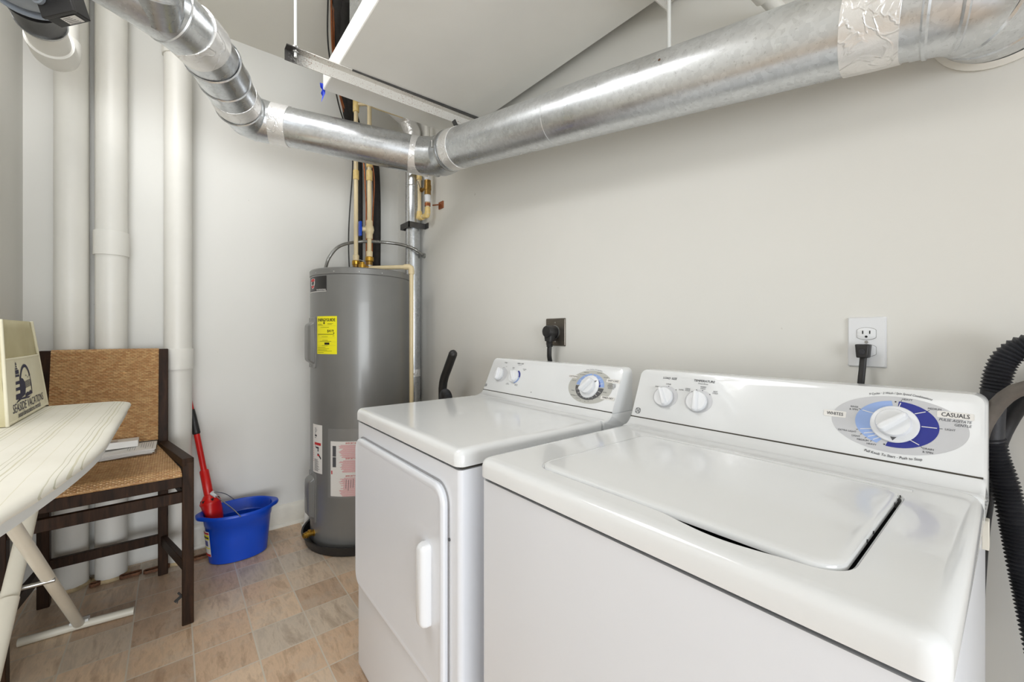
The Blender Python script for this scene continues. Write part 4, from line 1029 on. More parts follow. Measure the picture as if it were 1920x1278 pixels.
bt.data.from_pydata([tuple(p) for p in vs], [], [tuple(range(nn_)), tuple(reversed(range(nn_, 2 * nn_)))] + [(i, (i + 1) % nn_, nn_ + (i + 1) % nn_, nn_ + i) for i in range(nn_)])

def rail(x, ya, yb, z, label, rods, pmat, dark=False):
    root = thing('support_rail', (x, ya, z - 0.05), label, 'rail')
    L_ = [(x + 0.018, z), (x - 0.020, z), (x - 0.020, z - 0.042), (x - 0.0165, z - 0.042), (x - 0.0165, z - 0.0035), (x + 0.018, z - 0.0035)]
    MB().loft([[V(a, yy, b) for a, b in L_] for yy in (ya, yb)]).build('angle_bar', pmat, root, smooth=False)
    if dark: MB().loft([[V(x + 0.012, ya + 0.24, zz), V(x + 0.0185, ya + 0.24, zz), V(x + 0.034, yb, zz), V(x + 0.012, yb, zz)] for zz in (z - 0.0042, z + 0.0004)]).build('gap_shade_strip', M['steel_dark'], root)  # dark wedge standing in for the shadow gap between rail and pan
    for yy in rods:
        MB().tube([(x + 0.002, yy, z - 0.030), (x + 0.002, yy, CZ)], 0.0052, 12).build('threaded_rod', M['board_metal'], root)
        m = MB().lathe([(0.0105, -0.014), (0.0115, -0.012), (0.0115, -0.006), (0.0105, -0.004)], (x + 0.002, yy, z), n=6); m.lathe([(0.013, 0.0), (0.013, 0.003), (0.010, 0.0035), (0.010, 0.010)], (x + 0.002, yy, z), n=12)
        m.build('nut', M['steel'], root)
    return root
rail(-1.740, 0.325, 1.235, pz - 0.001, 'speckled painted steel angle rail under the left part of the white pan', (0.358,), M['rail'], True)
rail(-0.700, 0.325, 1.250, pz - 0.001, 'steel angle rail with its end showing at the top edge, under the pan right side', (0.358,), M['rail'])
m = MB().tube([(-0.640, 1.105, 1.975), (-0.640, 1.105, CZ)], 0.0055, 12)
hr = tag(m.build('hanger_rod', M['board_metal']), 'thin white rod hanging down onto the middle of the duct', 'rod')
# small white pipe into the wall above the duct
m = MB().tube([(-0.440, 1.10, 2.085), (-0.418, 1.19, 2.050)], 0.026, 20); m.tube([(-0.425, 1.17, 2.058), (-0.400, 1.262, 2.020)], 0.018, 20)
m.tube([(-0.440, 1.10, 2.11), (-0.445, 1.08, 2.16), (-0.445, 1.08, CZ)], 0.022, 18)
tag(m.build('condensate_pipe', M['pvc']), 'small white pipe entering the right wall above the duct', 'pipe')

# ---------------------------------------------------------------- outlets and cords
def outlet(x, z, label, steel):
    y = YR
    root = thing('wall_outlet', (x, y, z - 0.058), label, 'outlet')
    w_, h_ = (0.035, 0.0585) if not steel else (0.057, 0.0585)
    mt = M['plastic_white'] if not steel else plain('brushed_dark_steel', srgb(120, 114, 106), 0.35, 0.85, 0.12, 40, stretch=(1, 1, 8))
    rr = lambda ins, d: [V(a, y - d, b) for a, b in rrect(x - w_ + ins, z - h_ + ins, x + w_ - ins, z + h_ - ins, 0.003, 4)]
    MB().loft([rr(0, 0), rr(0, 0.002), rr(0.0025, 0.0055)]).build('cover_plate', mt, root)
    if not steel:
        for zc in (z + 0.0195, z - 0.0195):
            def ro(ins, d): return [V(x + max(-0.0172 + ins, min(0.0172 - ins, (0.0172 - ins) * 1.25 * math.cos(R(a)))), y - d, zc + (0.0143 - ins) * math.sin(R(a))) for a in range(0, 360, 10)]
            MB().loft([ro(-0.0006, 0.0052), ro(-0.0006, 0.0057)]).build('socket_shadow_gap', M['seam'], root)
            rc = MB().loft([ro(0, 0.005), ro(0, 0.0068), ro(0.0008, 0.0074)]).build('socket', M['plastic_white'], root)
            m = MB(); 
            for sx_ in (-0.0064, 0.0064): m.box((x + sx_ - 0.0011, y - 0.0078, zc - 0.0004), (x + sx_ + 0.0011, y - 0.0070, zc + 0.0072))
            m.lathe([(0.0026, 0), (0.0026, 0.0008)], (x, y - 0.0070, zc - 0.0068), (0, -1, 0), 14)
            m.build('slots', M['black'], rc)
        MB().lathe([(0.0035, 0), (0.003, 0.001)], (x, y - 0.0055, z), (0, -1, 0), 14).build('screw', M['steel'], root)
    else:
        MB().lathe([(0.027, 0), (0.027, 0.004), (0.025, 0.006)], (x, y - 0.0055, z), (0, -1, 0), 32).build('socket', M['black_plastic'], root)
        MB().lathe([(0.0275, 0.0), (0.029, 0.003), (0.0275, 0.0035)], (x, y - 0.0055, z), (0, -1, 0), 32).build('socket_ring', M['steel'], root)
        for sx_, sz_ in ((0.0, 0.040), (0.0, -0.040)): MB().lathe([(0.0035, 0), (0.003, 0.001)], (x + sx_, y - 0.0055, z + sz_), (0, -1, 0), 12).build('screw', M['steel'], root)
    return root
outlet(-0.228, 1.154, 'white duplex wall outlet above the washing machine', False)
outlet(-1.249, 1.180, 'square steel-plated dryer outlet on the wall above the dryer', True)
# washer cord
pc = thing('power_cord', (-0.231, 1.24, 1.12), 'black power cord plugged into the white wall outlet', 'power cord')
MB().loft([[V(-0.231 + a, 1.2525 - d, 1.1345 + b) for a, b in ((0.0135 * k, 0.0145), (-0.0135 * k, 0.0145), (-0.011 * k, -0.0165), (0.011 * k, -0.0165))] for d, k in ((0, 1), (0.022, 1.0), (0.026, 0.85))]).build('plug', M['black_plastic'], pc, bevel=0.002)
MB().lathe([(0.0065, 0), (0.0065, 0.0015), (0.004, 0.0018), (0.004, 0.0010)], (-0.231, 1.2265, 1.132), (0, -1, 0), 20).build('plug_emblem', M['rubber'], pc)
pts = smooth_path([(-0.231, 1.240, 1.118), (-0.232, 1.236, 1.09), (-0.234, 1.230, 1.05), (-0.236, 1.235, 0.98), (-0.24, 1.20, 0.8)], 0.02)
MB().tube(pts, 0.0042, 12, sx=1.6, ref=(1, 0, 0)).build('cord', M['black_plastic'], pc)
# dryer cord
pc = thing('power_cord', (-1.262, 1.21, 1.10), 'thick black dryer cord and round plug in the steel outlet', 'power cord')
m = MB().lathe([(0.019, 0), (0.0255, 0.004), (0.0265, 0.014), (0.0265, 0.040), (0.023, 0.047), (0.014, 0.049)], (-1.249, 1.2485, 1.182), (0, -1, 0), 32)
m.loft([[V(-1.249 + a * 0.8, 1.2485 - 0.008 - b, z) for a, b in rrect(-0.027 * k, 0, 0.027 * k, 0.034, 0.010, 4)] for z, k in ((1.182, 1.0), (1.155, 0.95), (1.142, 0.8))])
m.build('plug', M['black_plastic'], pc, ang=35)
m = MB()
for i in range(4): m.lathe([(0.0115, 0), (0.0135, 0.002), (0.0135, 0.004), (0.0115, 0.006)], (-1.249, 1.222, 1.118 + 0.0065 * i), n=20)
m.build('strain_relief', M['black_plastic'], pc)
MB().tube(smooth_path([(-1.249, 1.222, 1.128), (-1.251, 1.222, 1.08), (-1.254, 1.235, 1.0), (-1.26, 1.205, 0.8)], 0.02), 0.0088, 14, sx=1.25, ref=(1, 0, 0)).build('cord', M['black_plastic'], pc)

# ---------------------------------------------------------------- hoses right of the washing machine
def corrugated(pts, r0, r1, pitch, name, parent=None, mat='rubber'):
    p = smooth_path(pts, pitch / 2)
    return MB().tube(p, [r1 if i % 2 else r0 for i in range(len(p))], 20).build(name, M[mat], parent, ang=20)
dh = thing('drain_hose', (0.02, 1.08, 0.0), 'black corrugated drain hose arching beside the right end of the washing machine', 'hose')
corrugated([(-0.031, 1.184, 1.065), (-0.026, 1.184, 1.100), (-0.016, 1.186, 1.130), (0.005, 1.189, 1.152), (0.035, 1.189, 1.155), (0.06, 1.184, 1.13), (0.075, 1.174, 1.08), (0.08, 1.164, 1.0)], 0.0165, 0.0205, 0.0062, 'hose_bend', dh)
MB().tube(smooth_path([(-0.031, 1.184, 1.070), (-0.034, 1.184, 1.03), (-0.036, 1.186, 0.97)], 0.02), 0.0175, 20).build('cuff', M['rubber'], dh)
corrugated([(-0.036, 1.186, 0.98), (-0.030, 1.189, 0.94), (-0.019, 1.192, 0.895), (-0.008, 1.189, 0.83), (0.004, 1.184, 0.74), (0.022, 1.164, 0.62), (0.05, 1.134, 0.45), (0.08, 1.094, 0.25), (0.10, 1.064, 0.03)], 0.0155, 0.0205, 0.0066, 'hose_run', dh)
ih = tag(MB().tube(smooth_path([(0.10, 1.10, 1.075), (0.05, 1.12, 1.088), (0.007, 1.130, 1.082), (-0.017, 1.140, 1.062), (-0.036, 1.1465, 1.025), (-0.050, 1.1465, 0.97), (-0.07, 1.1465, 0.8)], 0.015), 0.0115, 20).build('water_hose', M['grey_rubber']),
         'smooth dusty grey rubber hose, the upper one curving behind the washing machine', 'hose')
tag(MB().tube(smooth_path([(0.10, 1.235, 1.10), (0.05, 1.235, 1.09), (0.010, 1.235, 1.062), (-0.018, 1.235, 1.00), (-0.034, 1.235, 0.93), (-0.05, 1.235, 0.8), (-0.06, 1.235, 0.6)], 0.015), 0.0135, 20).build('water_hose', M['rubber']),
    'smooth black rubber hose against the wall behind the corrugated drain hose', 'hose')

# ---------------------------------------------------------------- upright vacuum handle behind the dryer
va = thing('vacuum_cleaner', (-1.96, 1.12, 0), 'black curved vacuum cleaner handle rising behind the dryer beside the wall', 'vacuum cleaner')
MB().tube(smooth_path([(-1.975, 1.13, 0.25), (-1.980, 1.13, 0.80), (-1.978, 1.13, 0.885), (-1.962, 1.13, 0.935), (-1.925, 1.13, 0.990), (-1.888, 1.13, 1.045), (-1.872, 1.13, 1.068)], 0.01), 0.0225, 24).build('handle', M['black_plastic'], va)
MB().lathe([(0.0225, -0.004), (0.0195, 0.010), (0.010, 0.019), (0.001, 0.022)], (-1.872, 1.13, 1.068), (0.55, 0, 0.83), 24).build('handle_tip', M['black_plastic'], va)
corrugated([(-1.95, 1.12, 0.78), (-1.935, 1.11, 0.845), (-1.89, 1.10, 0.862), (-1.85, 1.09, 0.825), (-1.83, 1.08, 0.72), (-1.83, 1.06, 0.5), (-1.86, 1.05, 0.2)], 0.020, 0.0235, 0.0062, 'hose', va)
MB().box((-2.09, 0.98, 0.0), (-1.80, 1.22, 0.10)).build('cleaner_head', M['black_plastic'], va, bevel=0.02)
MB().loft([[V(a, b, z) for a, b in rrect(-1.975 - k, 1.10 - k, -1.975 + k, 1.10 + k, 0.03, 5)] for z, k in ((0.09, 0.07), (0.3, 0.08), (0.55, 0.07), (0.60, 0.04))]).build('body', M['black_plastic'], va)

# ---------------------------------------------------------------- woven counter chair
ch = thing('counter_chair', (-2.40, -0.20, 0), 'tall dark wooden chair with woven rattan seat and back, against the white pipes', 'chair')
FRL, FLL, RRL, RLL = V(-2.145, 0.045, 0), V(-2.125, -0.445, 0), V(-2.655, -0.040, 0), V(-2.655, -0.432, 0)
def leg(p, z1, w_, name='leg', top=None, d=None):
    top = top or (p.x, p.y); d = d or w_
    pts = [(p.x, p.y, 0), (top[0], top[1], z1)]
    return MB().loft([[V(q[0] + sx * d / 2, q[1] + sy * w_ / 2, q[2]) for sx, sy in ((1, 1), (-1, 1), (-1, -1), (1, -1))] for q in pts]).build(name, M['wood'], ch, bevel=0.003)
leg(FRL, 0.655, 0.038, d=0.044); leg(FLL, 0.655, 0.038, d=0.044)
for p, s_ in ((RRL, 1), (RLL, -1)):
    rings = []
    for z, x, dep in ((0, p.x, 0.040), (0.3, p.x, 0.042), (0.62, p.x + 0.006, 0.050), (0.85, p.x - 0.012, 0.044), (1.098, p.x - 0.040, 0.036)):
        rings.append([V(x + sx * dep / 2, p.y + sy * 0.038 / 2, z) for sx, sy in ((1, 1), (-1, 1), (-1, -1), (1, -1))])
    MB().loft(rings).build('leg', M['wood'], ch, bevel=0.003)
def rl(a, b, z, h, w_=0.022, name='stretcher', z2=None):
    a = V(a.x, a.y, z); b = V(b.x, b.y, z if z2 is None else z2)
    return MB().bar(a, b, w_, h).build(name, M['wood'], ch, bevel=0.002)
rl(FRL, FLL, 0.515, 0.044); rl(RRL, RLL, 0.175, 0.042); rl(RRL, RLL, 0.515, 0.042)
rl(FRL, RRL, 0.225, 0.045, z2=0.165); rl(FLL, RLL, 0.225, 0.045, z2=0.165)
rl(FRL, RRL, 0.515, 0.03); rl(FLL, RLL, 0.515, 0.03)
rl(FRL, FLL, 0.578, 0.044, name='apron'); rl(FRL, RRL, 0.585, 0.045, name='apron'); rl(FLL, RLL, 0.585, 0.045, name='apron'); rl(RRL, RLL, 0.600, 0.05, name='apron')
for a, b in ((FRL, RRL), (FLL, RLL)):
    MB().bar(V(a.x + 0.021, a.y, 0.6555), V(b.x + 0.02, b.y, 0.638), 0.040, 0.030).build('side_rail', M['wood'], ch, bevel=0.003)
# woven rattan: strands run across the chair, over one stake and under the next
PU, PV = 0.0165, 0.0072
def weave(u, v):
    row = math.floor(v / PV); fv = v / PV - row
    over = 0.5 + 0.5 * math.cos(2 * math.pi * (u / PU + 0.5 * (row % 2)) - math.pi)
    return 0.0042 * over ** 0.8 * (0.45 + 0.55 * math.sin(math.pi * fv)) + 0.0010 * math.sin(math.pi * fv) - 0.0022
def woven(name, mat, n_v, n_u, surf, closed_back):
    """surf(i, j) -> point, normal, u, v for the front; the back follows at its own thickness"""
    vs = []; fs = []
    for i in range(n_v + 1):
        for j in range(n_u + 1):
            p, nrm, u, v = surf(i / n_v, j / n_u); vs.append(p + nrm * weave(u, v))
    for i in range(n_v):
        for j in range(n_u):
            a = i * (n_u + 1) + j; fs.append((a, a + 1, a + n_u + 2, a + n_u + 1))
    k = len(vs); vs += closed_back
    # rim between the front border and the plain back
    border = [j for j in range(n_u + 1)] + [i * (n_u + 1) + n_u for i in range(1, n_v + 1)] + [n_v * (n_u + 1) + j for j in range(n_u - 1, -1, -1)] + [i * (n_u + 1) for i in range(n_v - 1, 0, -1)]
    cor = [0, n_u, n_u + n_v, 2 * n_u + n_v, len(border)]
    for q in range(4):
        seg_ = border[cor[q]:cor[q + 1]] + [border[cor[(q + 1)] % len(border)]]
        fs.append(tuple(seg_ + [k + (q + 1) % 4, k + q]))
    fs.append((k, k + 1, k + 2, k + 3))
    return MB().add(vs, fs).build(name, mat, ch, ang=60)
def seat_surf(a, b):      # a: front to back, b: across
    x = -2.108 + (-2.640 + 2.108) * a
    ya = -0.425 + 0.012 * a; yb = 0.026 - 0.086 * a
    y = ya + (yb - ya) * b
    roll = max(0, 1 - a * 16)
    z = 0.631 + 0.006 * a - 0.020 * roll ** 2 - 0.006 * math.sin(math.pi * b) * math.sin(math.pi * a)
    nrm = V(roll * 0.8, 0, 1).normalized()
    return V(x, y, z), nrm, y, (x - z)
woven('seat', M['wicker_seat'], 440, 220, seat_surf, [V(-2.112, -0.425, 0.603), V(-2.112, 0.026, 0.603), V(-2.640, -0.060, 0.610), V(-2.640, -0.413, 0.610)])
def back_surf(a, b):      # a: bottom to top
    z = 0.665 + 0.437 * a
    y = -0.418 + 0.004 * a + (0.360 - 0.002 * a) * b
    x = -2.623 - 0.046 * a ** 1.3 - 0.010 * math.sin(math.pi * b) - 0.010 * max(0, (a - 0.97) / 0.03) ** 2
    return V(x, y, z), V(1, 0, 0.1).normalized(), y, z
woven('backrest', M['wicker_back'], 370, 190, back_surf, [V(-2.646, -0.418, 0.665), V(-2.646, -0.058, 0.665), V(-2.694, -0.056, 1.098), V(-2.694, -0.414, 1.098)])
# broken plastic clip on the front leg
m = MB().bar((-2.150, 0.027, 0.112), (-2.152, 0.004, 0.094), 0.006, 0.010); m.bar((-2.150, 0.026, 0.110), (-2.150, 0.014, 0.128), 0.006, 0.006); m.bar((-2.151, 0.014, 0.100), (-2.151, 0.011, 0.086), 0.004, 0.003)
m.build('plastic_clip', M['black_plastic'], ch)

# ---------------------------------------------------------------- things on the seat
def skew(o, x, y, z, a): o.location = (x, y, z); o.rotation_euler = (0, 0, a); return o
ps = thing('paper_stack', (-2.535, -0.175, 0.638), 'stack of printed papers in clear plastic lying on the woven seat', 'papers')
for i in range(6):
    a = random.uniform(-0.04, 0.04); z = 0.6395 + 0.0032 * i
    c_, s_ = math.cos(a), math.sin(a); cx, cy = -2.530, -0.178 + random.uniform(-0.006, 0.006)
    hw, hl = 0.085, 0.112
    def PT(u, v, w_, z=z, c_=c_, s_=s_, cx=cx, cy=cy): return V(cx + u * c_ - v * s_, cy + u * s_ + v * c_, z + w_ + 0.004 * math.sin(v * 20))
    rings = []
    for q in range(9):
        v = -hl + 2 * hl * q / 8; rings.append([PT(-hw, v, 0), PT(hw, v, 0), PT(hw, v, 0.0022), PT(-hw, v, 0.0022)])
    o = MB().loft(rings).build('sheets', M['paper'], ps, ang=30)
    if i == 5:
        m = MB()
        for q in range(10):
            v = 0.100 - q * 0.008 - (0.012 if q > 5 else 0); line(m, PT, -0.07, v, 0.03 + 0.04 * random.random(), v, 0.0012, 0.0028)
        m.build('printing', M['ink_soft'], o, smooth=False, recalc=False)
pts = [(-2.448, -0.28), (-2.440, -0.20), (-2.445, -0.10), (-2.455, -0.062), (-2.50, -0.056), (-2.60, -0.064), (-2.622, -0.10), (-2.622, -0.26)]
MB().loft([[V(x, y, 0.6365) for x, y in pts], [V(x * 1 + 0.004 * math.sin(i * 3), y + 0.004 * math.cos(i * 5), 0.646 + 0.003 * math.sin(i * 2.3)) for i, (x, y) in enumerate(pts)], [V(-2.53 + (x + 2.53) * 0.88, -0.17 + (y + 0.17) * 0.9, 0.6605) for x, y in pts]]).build('plastic_wrap', M['film'], ps, ang=20)
bx = thing('carton', (-2.565, -0.205, 0.6615), 'small flat white carton with a printed corner on top of the papers', 'box')
MB().box((-2.610, -0.290, 0.6620), (-2.535, -0.125, 0.6900)).build('box_body', M['paper'], bx, bevel=0.001)
m = MB(); FT = lambda u, v, w_: V(-2.610 + v, -0.290 + u, 0.6903 + w_)
rect(m, FT, 0.02, 0.015, 0.095, 0.058, 0.0002); m.build('printed_panel', plain('pale_print', srgb(206, 196, 180), 0.5), bx, smooth=False, recalc=False)
m = MB(); rect(m, FT, 0.02, 0.058, 0.098, 0.062, 0.0005); m.build('blue_stripe', M['dblue'], bx, smooth=False, recalc=False)

# ---------------------------------------------------------------- ironing board
ib = thing('ironing_board', (-2.36, -0.30, 0), 'ironing board with a cream striped cover and white legs, standing across the chair', 'ironing board')
yc = -0.312
def half(x):          # half width along the board
    if x < -1.50: return 0.178
    k = (x + 1.50) / 0.66
    return 0.178 - 0.105 * k ** 1.6
def outline(ins, z, n=14):
    pts = []
    xa, xb = -2.335 + ins, -0.84 - ins
    xs = [xb - (xb - xa - 0.06) * i / 26 for i in range(27)]
    up = [(x, yc + half(x) - ins) for x in xs]
    rc = 0.075
    hw = 0.178 - ins
    corner1 = [(xa + rc - rc * math.sin(R(a)), yc + hw - rc + rc * math.cos(R(a))) for a in range(0, 91, 10)]
    corner2 = [(x, 2 * yc - y) for x, y in reversed(corner1)]
    dn = [(x, 2 * yc - y) for x, y in reversed(up)]
    hb = half(xb) - ins
    nose = [(xb + hb * math.sin(R(a)), yc - hb * math.cos(R(a))) for a in range(15, 166, 15)]
    up = [p for p in up if p[0] > xa + rc]; dn = [p for p in dn if p[0] > xa + rc]
    return [V(x, y, z) for x, y in up + corner1 + corner2 + dn + nose]
rnd = random.Random(3)
def wav(r, amp): return [p + V(0, 0, rnd.uniform(-amp, amp)) for p in r]
m = MB().loft([wav(outline(0.006, 0.878), 0.0025), wav(outline(0.000, 0.882), 0.002), outline(-0.002, 0.888), outline(0.002, 0.896), outline(0.012, 0.900), outline(0.05, 0.902), outline(0.09, 0.9025)])
m.build('padded_cover', M['cover'], ib, ang=50)
m = MB().loft([outline(0.014, 0.855), outline(0.009, 0.857), outline(0.009, 0.879)]); m.build('board_frame', M['board_metal'], ib, ang=40)
def flat_tube(p, q, r, sx, name='leg'): return MB().tube([p, q], r, 20, sx=sx, ref=(1, 0, 0)).build(name, M['board_tube'], ib)
# leg reaching the far foot bar
A_, Bq = V(-2.350, -0.290, 0.030), V(-1.170, -0.245, 0.862)
MB().tube([A_, Bq], [0.0170, 0.0118], 24, sx=0.85).build('leg', M['board_tube'], ib)
fb = MB().tube([(-2.375, -0.452, 0.016), (-2.362, -0.29, 0.018), (-2.345, -0.128, 0.016)], 0.0150, 20).build('foot_bar', M['board_tube'], ib)
m = MB().bar((-2.362, -0.315, 0.036), (-2.357, -0.262, 0.036), 0.026, 0.010); m.build('bracket', M['board_metal'], fb)
C_, D_ = V(-1.02, -0.330, 0.030), V(-1.62, -0.325, 0.50)
MB().tube([C_, D_], 0.0205, 24, sx=0.8).build('leg', M['board_tube'], ib)
MB().tube([D_ - V(0.0, 0, 0.01), V(-2.03, -0.318, 0.862)], 0.0175, 24, sx=0.8).build('leg', M['board_tube'], ib)
MB().tube([(-1.02, -0.50, 0.016), (-1.02, -0.14, 0.016)], 0.015, 20).build('foot_bar', M['board_tube'], ib)
m = MB().tube([(-1.66, -0.36, 0.505), (-1.66, -0.25, 0.505)], 0.006, 10); m.build('pivot', M['steel'], ib)

# ---------------------------------------------------------------- tote bag on the board
zb = 0.9035
tb = thing('tote_bag', (-2.08, -0.42, zb), 'cream fabric tote bag printed with a lighthouse, standing on the ironing board', 'bag')
yF, yBk = -0.375, -0.468
def side(k): # k 0..1 height: x of near edge, x of far edge
    return (-1.850 + 0.004 * k, -2.335 + 0.155 * k)
rings = []
H_ = 0.322
for i in range(13):
    k = i / 12; xn, xf = side(k); z = zb + 0.001 + H_ * k * 0.965
    b = 0.006 * math.sin(math.pi * k)
    yb_ = yBk - 0.012 * math.sin(math.pi * k) + 0.012 * k
    fr = [V(xn + (xf - xn) * j / 10, yF - 0.012 * k + b * math.sin(math.pi * j / 10) + 0.002 * math.sin(j * 1.7 + i), z) for j in range(11)]
    bk = [V(xf + (xn - xf) * j / 10, yb_, z) for j in range(11)]
    rings.append(fr + bk)
m = MB().loft(rings, True, False); body = m.build('bag_body', M['bag_mesh'], tb, ang=50)
sol = body.modifiers.new('thickness', 'SOLIDIFY'); sol.thickness = 0.0015; sol.offset = -1
# front pocket panel
def BT(u, v, w_):   # u from near edge (0..1 of width), v height in m
    k = v / H_; xn, xf = side(k)
    b = 0.006 * math.sin(math.pi * k)
    q = max(0, min(1, u)); return V(xn + (xf - xn) * u, yF - 0.012 * k + b * math.sin(math.pi * q) + 0.0022 + w_ + 0.002 * 0.5, zb + 0.001 + v * 0.965)
vs = []; fs = []; nu, nv = 16, 12; hp = 0.200
for a in range(nu + 1):
    for b in range(nv + 1): vs.append(BT(a / nu, hp * b / nv + 0.004, 0.002))
for a in range(nu):
    for b in range(nv):
        i0 = a * (nv + 1) + b; fs.append((i0, i0 + nv + 1, i0 + nv + 2, i0 + 1))
pk_ = MB().add(vs, fs).build('front_pocket', M['bag'], tb, recalc=False)
# bound edges
for nm, u in (('edge_piping', 0.0), ('edge_piping', 1.0)):
    MB().tube([BT(u, 0.322 * i / 10, 0.0) for i in range(11)], 0.0042, 10, sx=1.0).build(nm, M['bag'], tb)
MB().tube([BT(i / 10, 0.200, 0.001) for i in range(11)], 0.0035, 8).build('pocket_hem', M['bag'], tb)
MB().tube([BT(i / 10, 0.005, 0.0) for i in range(11)], 0.0045, 8).build('edge_piping', M['bag'], tb)
for yy, w_ in ((yBk + 0.010, 0),):
    pts = smooth_path([(-1.915, yy, zb + 0.295), (-1.925, yy, zb + 0.310), (-1.965, yy + 0.004, zb + 0.322), (-2.02, yy + 0.004, zb + 0.320), (-2.06, yy, zb + 0.306), (-2.065, yy, zb + 0.280)], 0.01)
    MB().tube(pts, 0.0025, 8, sx=5.0, ref=(0, 0.2, 1)).build('handle', M['bag'], tb)
# the print: BP maps metres from the near edge onto the pocket
def BP(u, v, w_): return BT(u / 0.44, v, 0.0030 + w_)
pm = MB()
def poly(pts, w_=0.0): pm.add([BP(a, b, w_) for a, b in pts], [tuple(range(len(pts)))])
# striped lighthouse with lantern
poly([(0.086, 0.180), (0.100, 0.180), (0.093, 0.190)]); poly([(0.089, 0.172), (0.098, 0.172), (0.098, 0.178), (0.089, 0.178)]); poly([(0.082, 0.166), (0.104, 0.166), (0.104, 0.170), (0.082, 0.170)])
for z0_, z1_ in ((0.151, 0.164), (0.142, 0.149), (0.118, 0.128), (0.098, 0.108), (0.070, 0.087)):
    wa = lambda z: 0.0125 + (0.166 - z) * 0.11
    poly([(0.092 - wa(z0_) * 0.7, z0_), (0.094 + wa(z0_) * 1.5, z0_), (0.094 + wa(z1_) * 1.5, z1_), (0.092 - wa(z1_) * 0.7, z1_)])
# keeper's trees and house, arch, shore
poly([(0.118, 0.070), (0.165, 0.078), (0.172, 0.100), (0.168, 0.118), (0.150, 0.132), (0.130, 0.136), (0.118, 0.142)])
arc = []
for i in range(25):
    a = R(175 - 150 * i / 24); arc.append((0.178 + 0.062 * math.cos(a), 0.112 + 0.066 * math.sin(a)))
arci = [(0.178 + (x - 0.178) * 0.84, 0.112 + (y - 0.112) * 0.88 - 0.002) for x, y in arc]
for i in range(24): poly([arc[i], arci[i], arci[i + 1], arc[i + 1]])
poly([(0.234, 0.140), (0.230, 0.138), (0.236, 0.104), (0.240, 0.072), (0.246, 0.072), (0.243, 0.106)])
for i in range(7):
    z_ = 0.098 + i * 0.0036; poly([(0.168, z_), (0.205, z_ + 0.002), (0.238, z_ + 0.003), (0.238, z_ + 0.0045), (0.203, z_ + 0.0038), (0.168, z_ + 0.0018)])
poly([(0.168, 0.068), (0.240, 0.072), (0.242, 0.080), (0.222, 0.086), (0.205, 0.080), (0.188, 0.084), (0.168, 0.078)])
for x_, z_ in ((0.185, 0.140), (0.205, 0.133), (0.222, 0.137)): poly([(x_ - 0.010, z_ - 0.003), (x_, z_), (x_ + 0.010, z_ - 0.004), (x_, z_ + 0.003)])
poly([(0.070, 0.058), (0.120, 0.066), (0.200, 0.061), (0.252, 0.073), (0.215, 0.066), (0.160, 0.070), (0.105, 0.071)])
pm.text('SEASIDE VACATIONS', 0.040, BP, 0.215, 0.043, bold=0.0, w_=0, sx=0.92)
pm.text('seasidevacations.rentals', 0.0265, BP, 0.215, 0.019, bold=0.014, w_=0, sx=1.0)
pm.build('lighthouse_print', M['navy'], pk_, smooth=False, recalc=False)

# ---------------------------------------------------------------- bucket and mop
BC = V(-2.640, 0.270, 0)
bk = thing('mop_bucket', tuple(BC), 'oval blue plastic mop bucket with wire handle on the floor by the back wall', 'bucket')
def bo(a, b, z, n=56, rot=0.0, lip=0.0):
    out = []
    for j in range(n):
        th = 2 * math.pi * j / n; x, y = b * math.cos(th), a * math.sin(th)
        e = 1 + 0.03 * abs(math.sin(2 * th))
        k = lip * math.exp(-((abs(math.sin(th)) - 1) ** 2) / 0.004)
        y += k * (1 if y > 0 else -1)
        out.append(BC + V(x * e, y * e, z))
    return out
m = MB().loft([bo(0.122, 0.088, 0.0), bo(0.130, 0.095, 0.004), bo(0.142, 0.106, 0.13), bo(0.147, 0.111, 0.19), bo(0.150, 0.114, 0.193), bo(0.155, 0.119, 0.233), bo(0.163, 0.127, 0.232, lip=0.018), bo(0.165, 0.129, 0.238, lip=0.020), bo(0.165, 0.129, 0.248, lip=0.020), bo(0.161, 0.125, 0.252, lip=0.016), bo(0.156, 0.120, 0.250, lip=0.004),
               bo(0.153, 0.117, 0.246), bo(0.147, 0.111, 0.195), bo(0.140, 0.104, 0.19), bo(0.126, 0.091, 0.008)])
m.build('bucket_body', M['blue'], bk, ang=50)
pts = smooth_path([BC + V(0.136, -0.005, 0.243), BC + V(0.10, -0.040, 0.285), BC + V(0.045, -0.095, 0.335), BC + V(0.01, -0.118, 0.352), BC + V(-0.045, -0.100, 0.34), BC + V(-0.10, -0.05, 0.30), BC + V(-0.134, -0.002, 0.243)], 0.01)
MB().tube(pts, 0.0022, 8).build('wire_handle', M['steel'], bk)
MB().tube([BC + V(0.035, -0.103, 0.342), BC + V(0.01, -0.118, 0.352), BC + V(-0.02, -0.112, 0.347)], 0.0075, 12).build('grip', M['plastic_white'], bk)
